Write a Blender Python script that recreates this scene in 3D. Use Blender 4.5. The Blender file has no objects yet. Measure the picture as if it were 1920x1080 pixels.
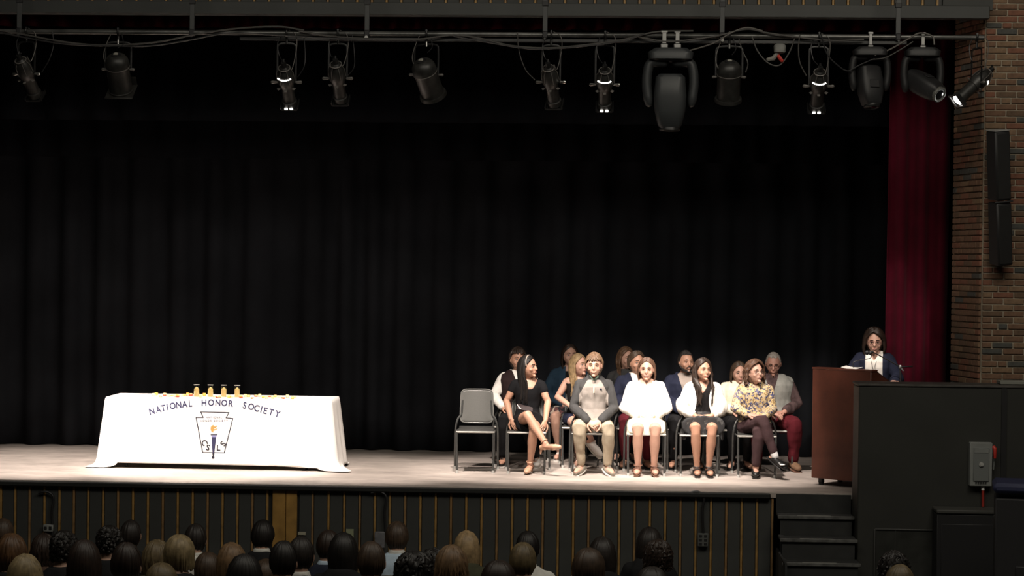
import bpy, math, random
from math import sin, cos, pi, radians, sqrt, atan2, tan
from mathutils import Vector, Matrix, noise, Euler

random.seed(7)
scene = bpy.context.scene
COL = scene.collection
STAGE = 1.14                      # height of the stage floor above the hall floor

# ---------------------------------------------------------------- camera
cam_d = bpy.data.cameras.new('camera')
cam_d.sensor_width = 36
cam_d.lens = 3900 / 1920 * 36
cam_d.clip_end = 200
cam = bpy.data.objects.new('camera', cam_d)
COL.objects.link(cam)
CAM = Vector((0, -20.5, 3.38))
ROT = (Matrix.Rotation(radians(2.75), 3, 'Z') @ Matrix.Rotation(radians(90 - .73), 3, 'X')
       @ Matrix.Rotation(radians(.67), 3, 'Z'))
cam.matrix_world = Matrix.Translation(CAM) @ ROT.to_4x4()
scene.camera = cam

# ---------------------------------------------------------------- world, exposure
world = bpy.data.worlds.new('dark_hall')
scene.world = world
world.use_nodes = True
world.node_tree.nodes['Background'].inputs[0].default_value = (1, .9, .8, 1)
world.node_tree.nodes['Background'].inputs[1].default_value = .006
scene.view_settings.view_transform = 'Standard'
scene.view_settings.look = 'None'
scene.view_settings.gamma = 1
scene.view_settings.exposure = 0
scene.view_settings.use_curve_mapping = False

def area_light(name, loc, target, size, power, color):
    d = bpy.data.lights.new(name, 'AREA')
    d.shape = 'RECTANGLE'; d.size, d.size_y = size
    d.energy = power; d.color = color
    o = bpy.data.objects.new(name, d)
    o.location = loc
    o.rotation_euler = (Vector(target) - Vector(loc)).to_track_quat('-Z', 'Y').to_euler()
    COL.objects.link(o); return o

def spot_light(name, loc, target, angle, power, color, blend=.5, radius=.07):
    d = bpy.data.lights.new(name, 'SPOT')
    d.spot_size = radians(angle); d.spot_blend = blend
    d.energy = power; d.color = color; d.shadow_soft_size = radius
    o = bpy.data.objects.new(name, d)
    o.location = loc
    o.rotation_euler = (Vector(target) - Vector(loc)).to_track_quat('-Z', 'Y').to_euler()
    COL.objects.link(o); return o

# dimmed house lights high in the hall
area_light('house_light', (0, -9, 9.5), (0, -3, 1), (12, 3), 370, (1, .93, .80))
area_light('house_light', (4, -7, 9), (3.8, 0, 3), (3, 3), 105, (1, .91, .76))
# the stage lanterns on the front pipe: steep light on table, chairs and lectern
WARM = (1, .88, .79)
STAGE_SPOTS = [(-5.15, -5.9, 1.4, 46, 1700), (-3.9, -4.2, 1.25, 42, 1750), (-2.2, -2.5, 1.3, 42, 1000),
               (-1.2, -.9, 1.55, 41, 1100), (-.33, .2, 1.6, 41, 1250), (.85, 1.2, 1.55, 41, 1100),
               (2.23, 2.72, 1.4, 20, 480)]
for lx, tx, ty, ang, pw in STAGE_SPOTS:
    spot_light('stage_spot', (lx, -.44, 5.02), (tx, ty, 1.5), ang, pw, WARM, .75)
for lx, pw in ((-5.6, 300), (-3.4, 300), (.2, 340)):
    spot_light('top_spot', (lx, 2.4, 5.9), (lx, .95, 1.14), 54, pw, WARM, .9, .1)

# added front fill without a seen source, brightening the seated group and the speaker
for lx, tx, tz, ang, pw in ((-2.4, -.55, 2.15, 11, 1900), (.2, .45, 2.15, 11, 1900), (2.6, 1.45, 2.15, 11, 1900), (4.2, 2.75, 2.55, 7, 1500)):
    spot_light('front_fill_spot', (lx, -9, 8.3), (tx, 1.9, tz), ang, pw, WARM, .6, .1)

# ---------------------------------------------------------------- helpers
def ray(px, py):
    return ROT @ Vector(((px - 960) / 3900, -(py - 540) / 3900, -1))
def at(px, py, Y):
    """world point seen at photo pixel (px, py) in the upright plane y = Y"""
    d = ray(px, py); return CAM + d * ((Y - CAM.y) / d.y)
def onfloor(px, py, z=STAGE):
    d = ray(px, py); return CAM + d * ((z - CAM.z) / d.z)

MATS = {}
def mat(name, color, rough=.6, metal=0, noise_amt=0, noise_scale=8, emit=0, emit_color=None,
        sheen=0, bump=0, bump_scale=60, alpha=None, trans=0, spec=.5, color2=None, coords='Object'):
    if name in MATS: return MATS[name]
    m = bpy.data.materials.new(name); m.use_nodes = True
    nt = m.node_tree; b = nt.nodes['Principled BSDF']
    b.inputs['Base Color'].default_value = (*color, 1)
    b.inputs['Roughness'].default_value = rough
    b.inputs['Metallic'].default_value = metal
    b.inputs['Specular IOR Level'].default_value = spec
    if sheen: b.inputs['Sheen Weight'].default_value = sheen
    if trans: b.inputs['Transmission Weight'].default_value = trans
    if emit:
        b.inputs['Emission Color'].default_value = (*(emit_color or color), 1)
        b.inputs['Emission Strength'].default_value = emit
    if alpha is not None: b.inputs['Alpha'].default_value = alpha
    if noise_amt or bump or color2:
        tc = nt.nodes.new('ShaderNodeTexCoord')
    if noise_amt or color2:
        n = nt.nodes.new('ShaderNodeTexNoise'); n.inputs['Scale'].default_value = noise_scale
        n.inputs['Detail'].default_value = 4
        nt.links.new(tc.outputs[coords], n.inputs['Vector'])
        r = nt.nodes.new('ShaderNodeValToRGB')
        r.color_ramp.elements[0].position = .3; r.color_ramp.elements[1].position = .7
        c2 = color2 or tuple(min(1, c * (1 + noise_amt)) for c in color)
        c1 = tuple(c * (1 - noise_amt) for c in color) if not color2 else color
        r.color_ramp.elements[0].color = (*c1, 1); r.color_ramp.elements[1].color = (*c2, 1)
        nt.links.new(n.outputs['Fac'], r.inputs['Fac'])
        nt.links.new(r.outputs['Color'], b.inputs['Base Color'])
    if bump:
        n2 = nt.nodes.new('ShaderNodeTexNoise'); n2.inputs['Scale'].default_value = bump_scale
        n2.inputs['Detail'].default_value = 3
        nt.links.new(tc.outputs[coords], n2.inputs['Vector'])
        bp = nt.nodes.new('ShaderNodeBump'); bp.inputs['Strength'].default_value = bump
        bp.inputs['Distance'].default_value = .01
        nt.links.new(n2.outputs['Fac'], bp.inputs['Height'])
        nt.links.new(bp.outputs['Normal'], b.inputs['Normal'])
    MATS[name] = m
    return m

def smoothstep(a, b, x):
    t = max(0, min(1, (x - a) / (b - a))); return t * t * (3 - 2 * t)
def lerp(a, b, t): return a + (b - a) * t

def catmull(pts, n=6):
    pts = [Vector(p) for p in pts]
    P = [pts[0] * 2 - pts[1]] + pts + [pts[-1] * 2 - pts[-2]]
    out = []
    for i in range(1, len(P) - 2):
        for k in range(n):
            t = k / n
            out.append(.5 * ((2 * P[i]) + (P[i + 1] - P[i - 1]) * t +
                             (2 * P[i - 1] - 5 * P[i] + 4 * P[i + 1] - P[i + 2]) * t * t +
                             (3 * P[i] - P[i - 1] - 3 * P[i + 1] + P[i + 2]) * t ** 3))
    out.append(pts[-1]); return out

class MB:
    """collects shapes and links them as ONE mesh object"""
    def __init__(s): s.v = []; s.f = []; s.m = []; s.M = None
    def add(s, vs, fs, mi=0):
        o = len(s.v)
        if s.M is not None: vs = [s.M @ Vector(v) for v in vs]
        s.v += [tuple(v) for v in vs]
        s.f += [tuple(i + o for i in f) for f in fs]
        s.m += [mi] * len(fs)
    def box(s, c, d, mi=0, rot=None, bevel=0):
        hx, hy, hz = d[0] / 2, d[1] / 2, d[2] / 2
        if bevel:
            b = min(bevel, hx * .9, hy * .9, hz * .9); vs = []; 
            for sx in (-1, 1):
                for sy in (-1, 1):
                    for sz in (-1, 1):
                        vs += [(sx * hx, sy * (hy - b), sz * (hz - b)), (sx * (hx - b), sy * hy, sz * (hz - b)),
                               (sx * (hx - b), sy * (hy - b), sz * hz)]
            def ix(sx, sy, sz, k): return ((sx > 0) * 4 + (sy > 0) * 2 + (sz > 0)) * 3 + k
            fs = []
            for q in (-1, 1):
                fs.append([ix(q, -1, -1, 0), ix(q, 1, -1, 0), ix(q, 1, 1, 0), ix(q, -1, 1, 0)][::q])
                fs.append([ix(-1, q, -1, 1), ix(-1, q, 1, 1), ix(1, q, 1, 1), ix(1, q, -1, 1)][::q])
                fs.append([ix(-1, -1, q, 2), ix(1, -1, q, 2), ix(1, 1, q, 2), ix(-1, 1, q, 2)][::q])
            for a in (-1, 1):
                for b2 in (-1, 1):
                    fs.append([ix(a, b2, -1, 0), ix(a, b2, 1, 0), ix(a, b2, 1, 1), ix(a, b2, -1, 1)][::-a * b2])
                    fs.append([ix(a, -1, b2, 0), ix(a, -1, b2, 2), ix(a, 1, b2, 2), ix(a, 1, b2, 0)][::a * b2])
                    fs.append([ix(-1, a, b2, 1), ix(1, a, b2, 1), ix(1, a, b2, 2), ix(-1, a, b2, 2)][::-a * b2])
            for sx in (-1, 1):
                for sy in (-1, 1):
                    for sz in (-1, 1):
                        fs.append([ix(sx, sy, sz, 0), ix(sx, sy, sz, 1), ix(sx, sy, sz, 2)][::sx * sy * sz])
        else:
            vs = [(x * hx, y * hy, z * hz) for x in (-1, 1) for y in (-1, 1) for z in (-1, 1)]
            fs = [(0, 1, 3, 2), (4, 6, 7, 5), (0, 4, 5, 1), (2, 3, 7, 6), (0, 2, 6, 4), (1, 5, 7, 3)]
        c = Vector(c)
        R = rot.to_matrix() if isinstance(rot, Euler) else rot
        vs = [(R @ Vector(v) if R is not None else Vector(v)) + c for v in vs]
        s.add(vs, fs, mi)
    def tube(s, pts, rad, seg=8, mi=0, flat=1, up=(0, 0, 1), caps=True, round_=False):
        """rings along a path; rad = number or list; flat squashes along the 'up' axis"""
        pts = [Vector(p) for p in pts]; n = len(pts)
        if not isinstance(rad, (list, tuple)): rad = [rad] * n
        rad = list(rad)
        if round_:
            d0 = (pts[0] - pts[1]).normalized(); d1 = (pts[-1] - pts[-2]).normalized()
            r0, r1 = rad[0], rad[-1]
            pre = [(pts[0] + d0 * r0 * sin(a), r0 * cos(a)) for a in (1.4, .9, .45)]
            post = [(pts[-1] + d1 * r1 * sin(a), r1 * cos(a)) for a in (.45, .9, 1.4)]
            pts = [p for p, _ in pre] + pts + [p for p, _ in post]
            rad = [r for _, r in pre] + rad + [r for _, r in post]; n = len(pts)
        up = Vector(up); vs = []; prev = None
        for i, p in enumerate(pts):
            t = (pts[min(i + 1, n - 1)] - pts[max(i - 1, 0)])
            if t.length < 1e-9: t = Vector((0, 0, 1))
            t.normalize()
            a = prev if prev is not None else (up if abs(up.dot(t)) < .95 else Vector((0, 1, 0)) if abs(t.y) < .9 else Vector((1, 0, 0)))
            u = (a - t * a.dot(t)).normalized(); w = t.cross(u); prev = u
            r = rad[i]
            for k in range(seg):
                th = 2 * pi * k / seg
                vs.append(p + u * (r * flat * cos(th)) + w * (r * sin(th)))
        fs = [(i * seg + k, i * seg + (k + 1) % seg, (i + 1) * seg + (k + 1) % seg, (i + 1) * seg + k)
              for i in range(n - 1) for k in range(seg)]
        if caps:
            fs.append(tuple(range(seg))[::-1]); fs.append(tuple((n - 1) * seg + k for k in range(seg)))
        s.add(vs, fs, mi)
    def lathe(s, prof, seg=20, mi=0, M=None):
        """prof = [(r, z)...] around local Z"""
        vs = []
        for r, z in prof:
            for k in range(seg):
                a = 2 * pi * k / seg
                v = Vector((r * cos(a), r * sin(a), z)); vs.append(M @ v if M is not None else v)
        n = len(prof)
        fs = [(i * seg + k, i * seg + (k + 1) % seg, (i + 1) * seg + (k + 1) % seg, (i + 1) * seg + k)
              for i in range(n - 1) for k in range(seg)]
        if prof[0][0] > 1e-4: fs.append(tuple(range(seg))[::-1])
        if prof[-1][0] > 1e-4: fs.append(tuple((n - 1) * seg + k for k in range(seg)))
        s.add(vs, fs, mi)
    def ellipsoid(s, c, r, seg=14, rings=9, mi=0, M=None):
        c = Vector(c); vs = []
        for i in range(rings + 1):
            th = pi * (.02 + .96 * i / rings)
            for k in range(seg):
                ph = 2 * pi * k / seg
                v = Vector((r[0] * sin(th) * cos(ph), r[1] * sin(th) * sin(ph), r[2] * cos(th)))
                if M is not None: v = M @ v
                vs.append(v + c)
        fs = [(i * seg + k, (i + 1) * seg + k, (i + 1) * seg + (k + 1) % seg, i * seg + (k + 1) % seg)
              for i in range(rings) for k in range(seg)]
        fs.append(tuple(range(seg))); fs.append(tuple(rings * seg + k for k in range(seg))[::-1])
        s.add(vs, fs, mi)
    def rings(s, rs, seg=20, mi=0, p=2.3):
        """closed loft of horizontal super-ellipses: (x, y, z, rx, ry)"""
        vs = []
        for x, y, z, rx, ry in rs:
            for k in range(seg):
                a = 2 * pi * k / seg; ca, sa = cos(a), sin(a)
                vs.append((x + rx * math.copysign(abs(ca) ** (2 / p), ca), y + ry * math.copysign(abs(sa) ** (2 / p), sa), z))
        n = len(rs)
        fs = [(i * seg + k, i * seg + (k + 1) % seg, (i + 1) * seg + (k + 1) % seg, (i + 1) * seg + k)
              for i in range(n - 1) for k in range(seg)]
        fs.append(tuple(range(seg))[::-1]); fs.append(tuple((n - 1) * seg + k for k in range(seg)))
        s.add(vs, fs, mi)
    def grid(s, fn, nu, nv, mi=0):
        vs = [fn(i / nu, j / nv) for i in range(nu + 1) for j in range(nv + 1)]
        fs = [(i * (nv + 1) + j, (i + 1) * (nv + 1) + j, (i + 1) * (nv + 1) + j + 1, i * (nv + 1) + j + 1)
              for i in range(nu) for j in range(nv)]
        s.add(vs, fs, mi)
    def prism(s, poly, depth, M, mi=0):
        """poly in local XY, extruded along local Z by depth"""
        n = len(poly)
        vs = [M @ Vector((x, y, 0)) for x, y in poly] + [M @ Vector((x, y, depth)) for x, y in poly]
        fs = [tuple(range(n))[::-1], tuple(range(n, 2 * n))] + [(i, (i + 1) % n, n + (i + 1) % n, n + i) for i in range(n)]
        s.add(vs, fs, mi)
    def mesh(s, name, mats, smooth=True):
        me = bpy.data.meshes.new(name); me.from_pydata(s.v, [], s.f)
        for m in (mats if isinstance(mats, (list, tuple)) else [mats]): me.materials.append(m)
        me.polygons.foreach_set('material_index', s.m)
        me.update()
        if smooth: shade(me, smooth)
        return me
    def build(s, name, mats, parent=None, smooth=True, loc=None):
        return link(name, s.mesh(name, mats, smooth), parent, loc)

def shade(me, ang=True):
    me.polygons.foreach_set('use_smooth', [True] * len(me.polygons))
    if ang is True: ang = 40
    try: me.set_sharp_from_angle(angle=radians(ang))
    except Exception: pass

def link(name, me, parent=None, loc=None):
    o = bpy.data.objects.new(name, me); COL.objects.link(o)
    if parent is not None: o.parent = parent
    if loc is not None: o.location = loc
    return o
def thing(name, label, cat, loc=(0, 0, 0), rz=0, group=None):
    o = bpy.data.objects.new(name, None); COL.objects.link(o)
    o.empty_display_size = .1
    o.location = loc; o.rotation_euler = (0, 0, rz)
    return tag(o, label, cat, group)
def tag(o, label=None, cat=None, group=None, kind=None):
    if label: o['label'] = label
    if cat: o['category'] = cat
    if group: o['group'] = group
    if kind: o['kind'] = kind
    return o
def structure(name, mb, m, smooth=False):
    o = mb.build(name, m, None, smooth); o['kind'] = 'structure'; return o
def copy_tree(o, parent=None):
    c = o.copy(); COL.objects.link(c)
    if parent is not None: c.parent = parent
    for ch in list(o.children): copy_tree(ch, c)
    return c

TMP = bpy.data.scenes.new('scratch')
def remesh(mb, voxel, smooth_it=2, fold=0, fold_scale=9, seed=0):
    """union of the closed shapes in mb as one continuous skin"""
    me = bpy.data.meshes.new('t'); me.from_pydata(mb.v, [], mb.f); me.update()
    o = bpy.data.objects.new('t', me); TMP.collection.objects.link(o)
    r = o.modifiers.new('r', 'REMESH'); r.mode = 'VOXEL'; r.voxel_size = voxel
    if smooth_it:
        q = o.modifiers.new('s', 'SMOOTH'); q.factor = .5; q.iterations = smooth_it
    vl = TMP.view_layers[0]; vl.update(); dg = vl.depsgraph; dg.update()
    res = bpy.data.meshes.new_from_object(o.evaluated_get(dg))
    bpy.data.objects.remove(o)
    if fold:
        off = Vector((seed * 3.7, seed * 1.3, 0)); N = len(res.vertices)
        co = [0.0] * (3 * N); no = [0.0] * (3 * N)
        res.vertices.foreach_get('co', co); res.vertex_normals.foreach_get('vector', no)
        for i in range(0, 3 * N, 3):
            x, y, z = co[i:i + 3]
            d = fold * (noise.noise(Vector((x * fold_scale, y * fold_scale, z * fold_scale * .55)) + off)
                        + .5 * noise.noise(Vector((x * fold_scale * 2.3, y * fold_scale * 2, z * fold_scale * 1.2)) + off))
            co[i] += no[i] * d; co[i + 1] += no[i + 1] * d; co[i + 2] += no[i + 2] * d
        res.vertices.foreach_set('co', co); res.update()
    return res
def paint(me, mats, fn):
    """fn(centre) -> material index, or -1 to leave the face out (necklines, open fronts)"""
    me.materials.clear()
    for m in mats: me.materials.append(m)
    if fn is None: return me
    import bmesh
    bm = bmesh.new(); bm.from_mesh(me); dead = []
    for f in bm.faces:
        k = fn(f.calc_center_median()); f.material_index = max(k, 0); f.tag = k < 0
        if k < 0: dead.append(f)
    nb = {}                                              # even out the stepped seams between colours and at openings
    for e in bm.edges:
        if len(e.link_faces) == 2:
            a, b = e.link_faces
            if a.tag != b.tag or a.material_index != b.material_index:
                for p, q in (e.verts, reversed(e.verts)): nb.setdefault(p, []).append(q)
    for it in range(10):
        new = {v: v.co.lerp(sum((q.co for q in qs), Vector()) / len(qs), .5) for v, qs in nb.items() if len(qs) == 2}
        for v, c in new.items(): v.co = c
    bmesh.ops.delete(bm, geom=dead, context='FACES')
    bm.to_mesh(me); bm.free()
    return me
def add_to(me, mb, mi=0):
    """append the shapes of mb to an existing mesh (fingers to a body)"""
    v = [tuple(x.co) for x in me.vertices]; f = [tuple(p.vertices) for p in me.polygons]; m = [p.material_index for p in me.polygons]
    o = len(v); v += mb.v; f += [tuple(i + o for i in q) for q in mb.f]; m += [mi + k for k in mb.m]
    n = bpy.data.meshes.new(me.name); n.from_pydata(v, [], f)
    for q in me.materials: n.materials.append(q)
    n.polygons.foreach_set('material_index', m); n.update(); return n
# ================================================================ materials of the setting
def floor_material():
    m = bpy.data.materials.new('scuffed_stage_floor'); m.use_nodes = True
    nt = m.node_tree; b = nt.nodes['Principled BSDF']; L = nt.links
    tc = nt.nodes.new('ShaderNodeTexCoord')
    mp = nt.nodes.new('ShaderNodeMapping'); mp.inputs['Scale'].default_value = (.8, 2.2, 1)
    L.new(tc.outputs['Object'], mp.inputs[0])
    n = nt.nodes.new('ShaderNodeTexNoise'); n.inputs['Scale'].default_value = 1.6; n.inputs['Detail'].default_value = 8
    n.inputs['Roughness'].default_value = .65
    L.new(mp.outputs[0], n.inputs['Vector'])
    r = nt.nodes.new('ShaderNodeValToRGB')
    e = r.color_ramp.elements; e[0].position = .3; e[0].color = (.30, .26, .235, 1); e[1].position = .68; e[1].color = (.52, .455, .41, 1)
    L.new(n.outputs['Fac'], r.inputs['Fac'])
    mp2 = nt.nodes.new('ShaderNodeMapping'); mp2.inputs['Scale'].default_value = (3, 14, 1); mp2.inputs['Rotation'].default_value = (0, 0, .12)
    L.new(tc.outputs['Object'], mp2.inputs[0])
    n2 = nt.nodes.new('ShaderNodeTexNoise'); n2.inputs['Scale'].default_value = 2.2; n2.inputs['Detail'].default_value = 5
    L.new(mp2.outputs[0], n2.inputs['Vector'])
    r2 = nt.nodes.new('ShaderNodeValToRGB'); e = r2.color_ramp.elements
    e[0].position = .33; e[0].color = (.55, .55, .55, 1); e[1].position = .5; e[1].color = (1, 1, 1, 1)
    L.new(n2.outputs['Fac'], r2.inputs['Fac'])
    mx = nt.nodes.new('ShaderNodeMix'); mx.data_type = 'RGBA'; mx.blend_type = 'MULTIPLY'; mx.inputs['Factor'].default_value = .55
    L.new(r.outputs[0], mx.inputs[6]); L.new(r2.outputs[0], mx.inputs[7])
    L.new(mx.outputs[2], b.inputs['Base Color'])
    b.inputs['Roughness'].default_value = .55
    return m
M_floor = floor_material()
M_hall = mat('hall_floor_carpet', (.05, .045, .04), .9, noise_amt=.3, noise_scale=20)
M_curtain = mat('black_velour', (.0180, .0192, .0230), .95, sheen=.0, noise_amt=.25, noise_scale=1.5, spec=.06)
M_border = mat('black_border_velour', (.0058, .0062, .0080), .95, spec=.05)
M_red = mat('dark_red_velour', (.088, .0035, .014), .9, sheen=.06, noise_amt=.2, noise_scale=4, spec=.15)
M_board = mat('dark_grey_board', (.040, .042, .039), .7, noise_amt=.18, noise_scale=3)
M_beam = mat('dark_grey_painted_beam', (.042, .0445, .0425), .6, noise_amt=.15, noise_scale=2)
M_wood = mat('golden_brown_batten', (.30, .175, .055), .5, noise_amt=.35, noise_scale=9)
M_wood2 = mat('brown_batten', (.24, .14, .058), .5, noise_amt=.3, noise_scale=9)
M_woodpanel = mat('golden_wood_panel', (.34, .19, .048), .5, noise_amt=.25, noise_scale=7)
M_edge = mat('black_rubber_edge', (.016, .017, .016), .5)
M_nose = mat('worn_grey_nosing', (.09, .09, .085), .5, noise_amt=.45, noise_scale=14)
M_step = mat('black_step_paint', (.020, .021, .020), .6, noise_amt=.2)
M_wallblk = mat('black_painted_wall', (.021, .0215, .018), .65, noise_amt=.15, noise_scale=2)
M_walledge = mat('worn_wall_edge', (.055, .05, .045), .6, noise_amt=.3)
M_mortar = mat('brick_mortar', (.30, .255, .19), .9, noise_amt=.25, noise_scale=12)
M_void = mat('black_backstage_wall', (.004, .004, .004), .95)
BR = [mat('brick_brown', (0.152, 0.084, 0.050), .85, noise_amt=.2, noise_scale=25),
      mat('brick_tan', (0.185, 0.116, 0.068), .85, noise_amt=.2, noise_scale=25),
      mat('brick_red', (0.175, 0.074, 0.044), .85, noise_amt=.2, noise_scale=25),
      mat('brick_dark_grey', (0.063, 0.063, 0.056), .8, noise_amt=.2, noise_scale=25),
      mat('brick_umber', (0.114, 0.070, 0.042), .85, noise_amt=.2, noise_scale=25)]
M_steel = mat('brushed_steel', (.5, .5, .48), .35, 1)
M_greybox = mat('grey_enamel', (.21, .22, .21), .5, noise_amt=.08)
M_greydoor = mat('grey_enamel_door', (.155, .165, .16), .5)
M_redpaint = mat('red_enamel', (.45, .03, .02), .45)
M_white = mat('white_paint', (.75, .75, .72), .6)
M_black = mat('black_paint', (.012, .012, .013), .55)
M_chalk = mat('pale_green_card', (.25, .27, .17), .8)

# ================================================================ floors
ROWS = [-3.80 - .86 * k for k in range(7)]
def rake(k): return .085 * k                           # each audience row stands a little higher than the one before
mb = MB(); mb.box((0, -12, -.05), (40, 34, .1))
for k in range(1, 12):
    y1 = ROWS[0] - .86 * k + .40; mb.box((-1.2, (y1 - 22) / 2, rake(k) / 2), (16, y1 + 22, rake(k)))
structure('floor', mb, M_hall)
mb = MB()
mb.box((-1.86, 3.05, STAGE - .025), (13.0, 6.1, .05)); mb.box((-2.4, 3.3, .53), (11.5, 5.3, 1.04), 1)
structure('floor_stage', mb, [M_floor, M_void])
mb = MB()                                                     # dark strip along the stage edge
mb.box((-3.40, -.02, STAGE - .032), (9.96, .045, .052), 0, bevel=.010)
structure('trim_1', mb, M_edge)

# ================================================================ stage apron: boards and battens, each its own piece
apron = MB(); apron.box((-3.2, .06, .53), (9.62, .04, 1.06))
apron = structure('wall_apron', apron, M_edge)
def strip_mesh(name, w, d, h, m):
    b = MB(); b.box((0, 0, 0), (w, d, h), bevel=.004); return b.mesh(name, m, False)
aw = [at(px, 990, 0).x for px in (0, 27, 54, 82, 110, 137, 164, 192, 220, 248, 276, 304, 332, 360, 388, 416, 444, 472, 500)]
aw = [aw[0] - .147 * k for k in range(13, 0, -1)] + aw
right = [585 + 28.85 * k for k in range(31)]
right = [585, 615, 644.5, 673.5, 702] + [730 + 28.72 * k for k in range(26)]
right = [p for p in right if p < 1455]
ar = [at(px, 990, 0).x for px in right]
H = 1.08
bat = {}; brd = {}
def put(cache, name, w, d, h, m, loc, parent):
    key = (name, round(w, 3), m.name, round(h, 2))
    if key not in cache: cache[key] = strip_mesh(name, w, d, h, m)
    return link(name, cache[key], parent, loc)
def board_run(xs, parent, z, h, y, gap=.014, kind='board', skip=()):
    for i in range(len(xs) - 1):
        w = xs[i + 1] - xs[i] - .030
        cx = (xs[i + 1] + xs[i]) / 2
        put(brd, 'board', w, .022, h, M_board, (cx, y + .012 + random.uniform(-.002, .002), z), parent)
    for i, x in enumerate(xs):
        put(bat, 'batten', .022, .035, h - .006, M_wood if (i * 7) % 3 else M_wood2, (x, y + .010, z), parent)
board_run(aw, apron, .543, H, 0.02)
board_run(ar, apron, .543, H, 0.02)
# wide bare wooden panel between the two runs, then a narrow board
x0, x1 = at(508, 990, 0).x, at(559, 990, 0).x
b = MB(); b.box(((x0 + x1) / 2 - .06, .022, .543), (.13, .03, H), bevel=.004); b.build('wood_panel', M_woodpanel, apron, False)
b = MB(); b.box(((x0 + x1) / 2 + .065, .026, .543), (.11, .03, H), bevel=.004); b.build('wood_panel', M_woodpanel, apron, False)
b = MB(); b.box(((x1 + ar[0]) / 2, .03, .543), (ar[0] - x1 - .02, .022, H)); b.build('board', M_board, apron, False)
# open dark slots with a hanging cable
M_cable = mat('black_cable', (.014, .014, .015), .45)
for k, (px, drop) in enumerate(((98, 118), (722, 96), (1318, 86))):
    p = at(px, 925, -.03)
    b = MB(); pts = [at(px + dx, y, -.02) for dx, y in ((-26, 924), (-10, 922), (2, 932), (-1, 960), (1, 1004))]
    b.tube(catmull(pts, 6), .012, 8)
    tag(b.build('cable', M_cable), ['black cable hanging down the left end of the apron', 'black cable hanging down the middle of the apron',
        'black cable hanging above the right apron outlet'][k], 'cable')
def outlet(px, py, w, h, label, m, holes=True):
    p = at(px, py, -.02)
    t = thing('outlet_box', label, 'outlet', p)
    b = MB(); b.box((0, .0, 0), (w, .05, h), bevel=.006); b.build('plate', m, t)
    if holes:
        for sx in (-1, 1):
            for sz in (-1, 0, 1) if h > w else (0,):
                b = MB(); b.box((sx * w * .24, -.027, sz * h * .3), (w * .28, .006, h * (.2 if h > w else .5)), bevel=.002); b.build('socket', M_black, t)
    return t
outlet(91, 990, .10, .07, 'pale outlet plate with two sockets low on the left apron', M_greybox)
outlet(1318, 1012, .105, .13, 'grey six-socket outlet box low on the right apron', mat('dull_grey_box', (.09, .095, .09), .5))
b = MB(); b.box(at(712, 1012, -.02), (.10, .04, .16), bevel=.006); o = b.build('junction_plate', mat('dusty_grey_plate', (.14, .14, .15), .6, noise_amt=.3, noise_scale=20))
tag(o, 'dusty grey plate low in the middle of the apron', 'plate')
b = MB(); b.box(at(656, 1008, -.012), (.075, .006, .17)); tag(b.build('paper_note', M_chalk), 'pale green note pinned on the apron', 'note')
b = MB(); b.box(at(566, 1000, -.012), (.075, .006, .03)); tag(b.build('paper_label', mat('pale_card', (.35, .33, .25), .8)), 'small white card on the apron beside the wood panel', 'label')

# ================================================================ header above the opening
header = MB(); header.box((-1.9, .09, 6.6), (11.2, .1, 1.5)); header = structure('wall_header', header, M_edge)
hx = []
x = at(7, 5, 0).x; i = 0
hp = [7 + 27.6 * k for k in range(29)] + [7 + 27.6 * 28 + 27.95 * k for k in range(1, 36)]
hx = [at(p, 8, 0).x for p in hp if p < 1775]
hx = [hx[0] - .145 * k for k in range(5, 0, -1)] + hx
board_run(hx, header, 6.30, .80, .01)
b = MB(); b.box(((hx[-1] + 3.68) / 2 + .02, .01, 6.3), (3.68 - hx[-1] - .06, .05, .84)); b.build('end_panel', M_board, header, False)
beam = MB(); bx0 = -7.2; bx1 = at(1856, 30, -.16).x
beam.box(((bx0 + bx1) / 2, -.08, 5.845), (bx1 - bx0, .16, .125), bevel=.006)
structure('trim_2', beam, M_beam)
# dark red valance tucked under the beam
def pleats(name, x0, x1, z0, z1, Y, amp, pitch, m, hem=.0, seed=1, thick=True, lean=0, step=.02):
    rnd = random.Random(seed); n = int((x1 - x0) / step); ph = []; t = 0
    for i in range(n + 1):
        t += 2 * pi * step / pitch * (1 + .55 * noise.noise(Vector((i * step * .9, seed, 0)))); ph.append(t)
    def fn(u, v):
        i = int(round(u * n)); z = lerp(z0, z1, v)
        a = amp * (1 + .5 * noise.noise(Vector((i * step * .7, seed + 5, v * .8)))) * (.75 + .25 * (1 - v))
        w = sin(ph[i] + .5 * noise.noise(Vector((i * step, v * 2, seed))))
        w = math.copysign(abs(w) ** .7, w)
        zz = z + (hem * noise.noise(Vector((i * step * 2.2, 3, seed))) if v == 0 else 0)
        return (x0 + (x1 - x0) * u + lean * v, Y + a * w, zz)
    b = MB(); b.grid(fn, n, 10)
    o = b.build(name, m, None, 80)
    q = o.modifiers.new('cloth', 'SOLIDIFY'); q.thickness = .006
    return o
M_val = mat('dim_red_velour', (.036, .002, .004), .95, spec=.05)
tag(pleats('valance', -7, 3.38, 5.715, 6.4, .42, .05, .29, M_val, seed=3), 'dark red valance tucked behind the grey beam', 'valance')
tag(pleats('stage_border', -8, 3.9, 4.86, 6.4, 1.78, .03, .4, M_border, seed=4), 'upper black border behind the stage lights', 'curtain')
tag(pleats('stage_border', -9, 3.85, 4.53, 6.9, 3.3, .04, .36, M_border, seed=5), 'long black border ending above the rear curtain', 'curtain')
rear = pleats('stage_curtain', -9.0, 3.85, STAGE + .01, 6.9, 3.88, .07, .45, M_curtain, hem=.03, seed=6, step=.025)
tag(rear, 'black pleated rear curtain closing the stage', 'curtain')
cl, cr = at(1662, 400, 1.62).x, at(1777, 400, 1.62).x
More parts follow.
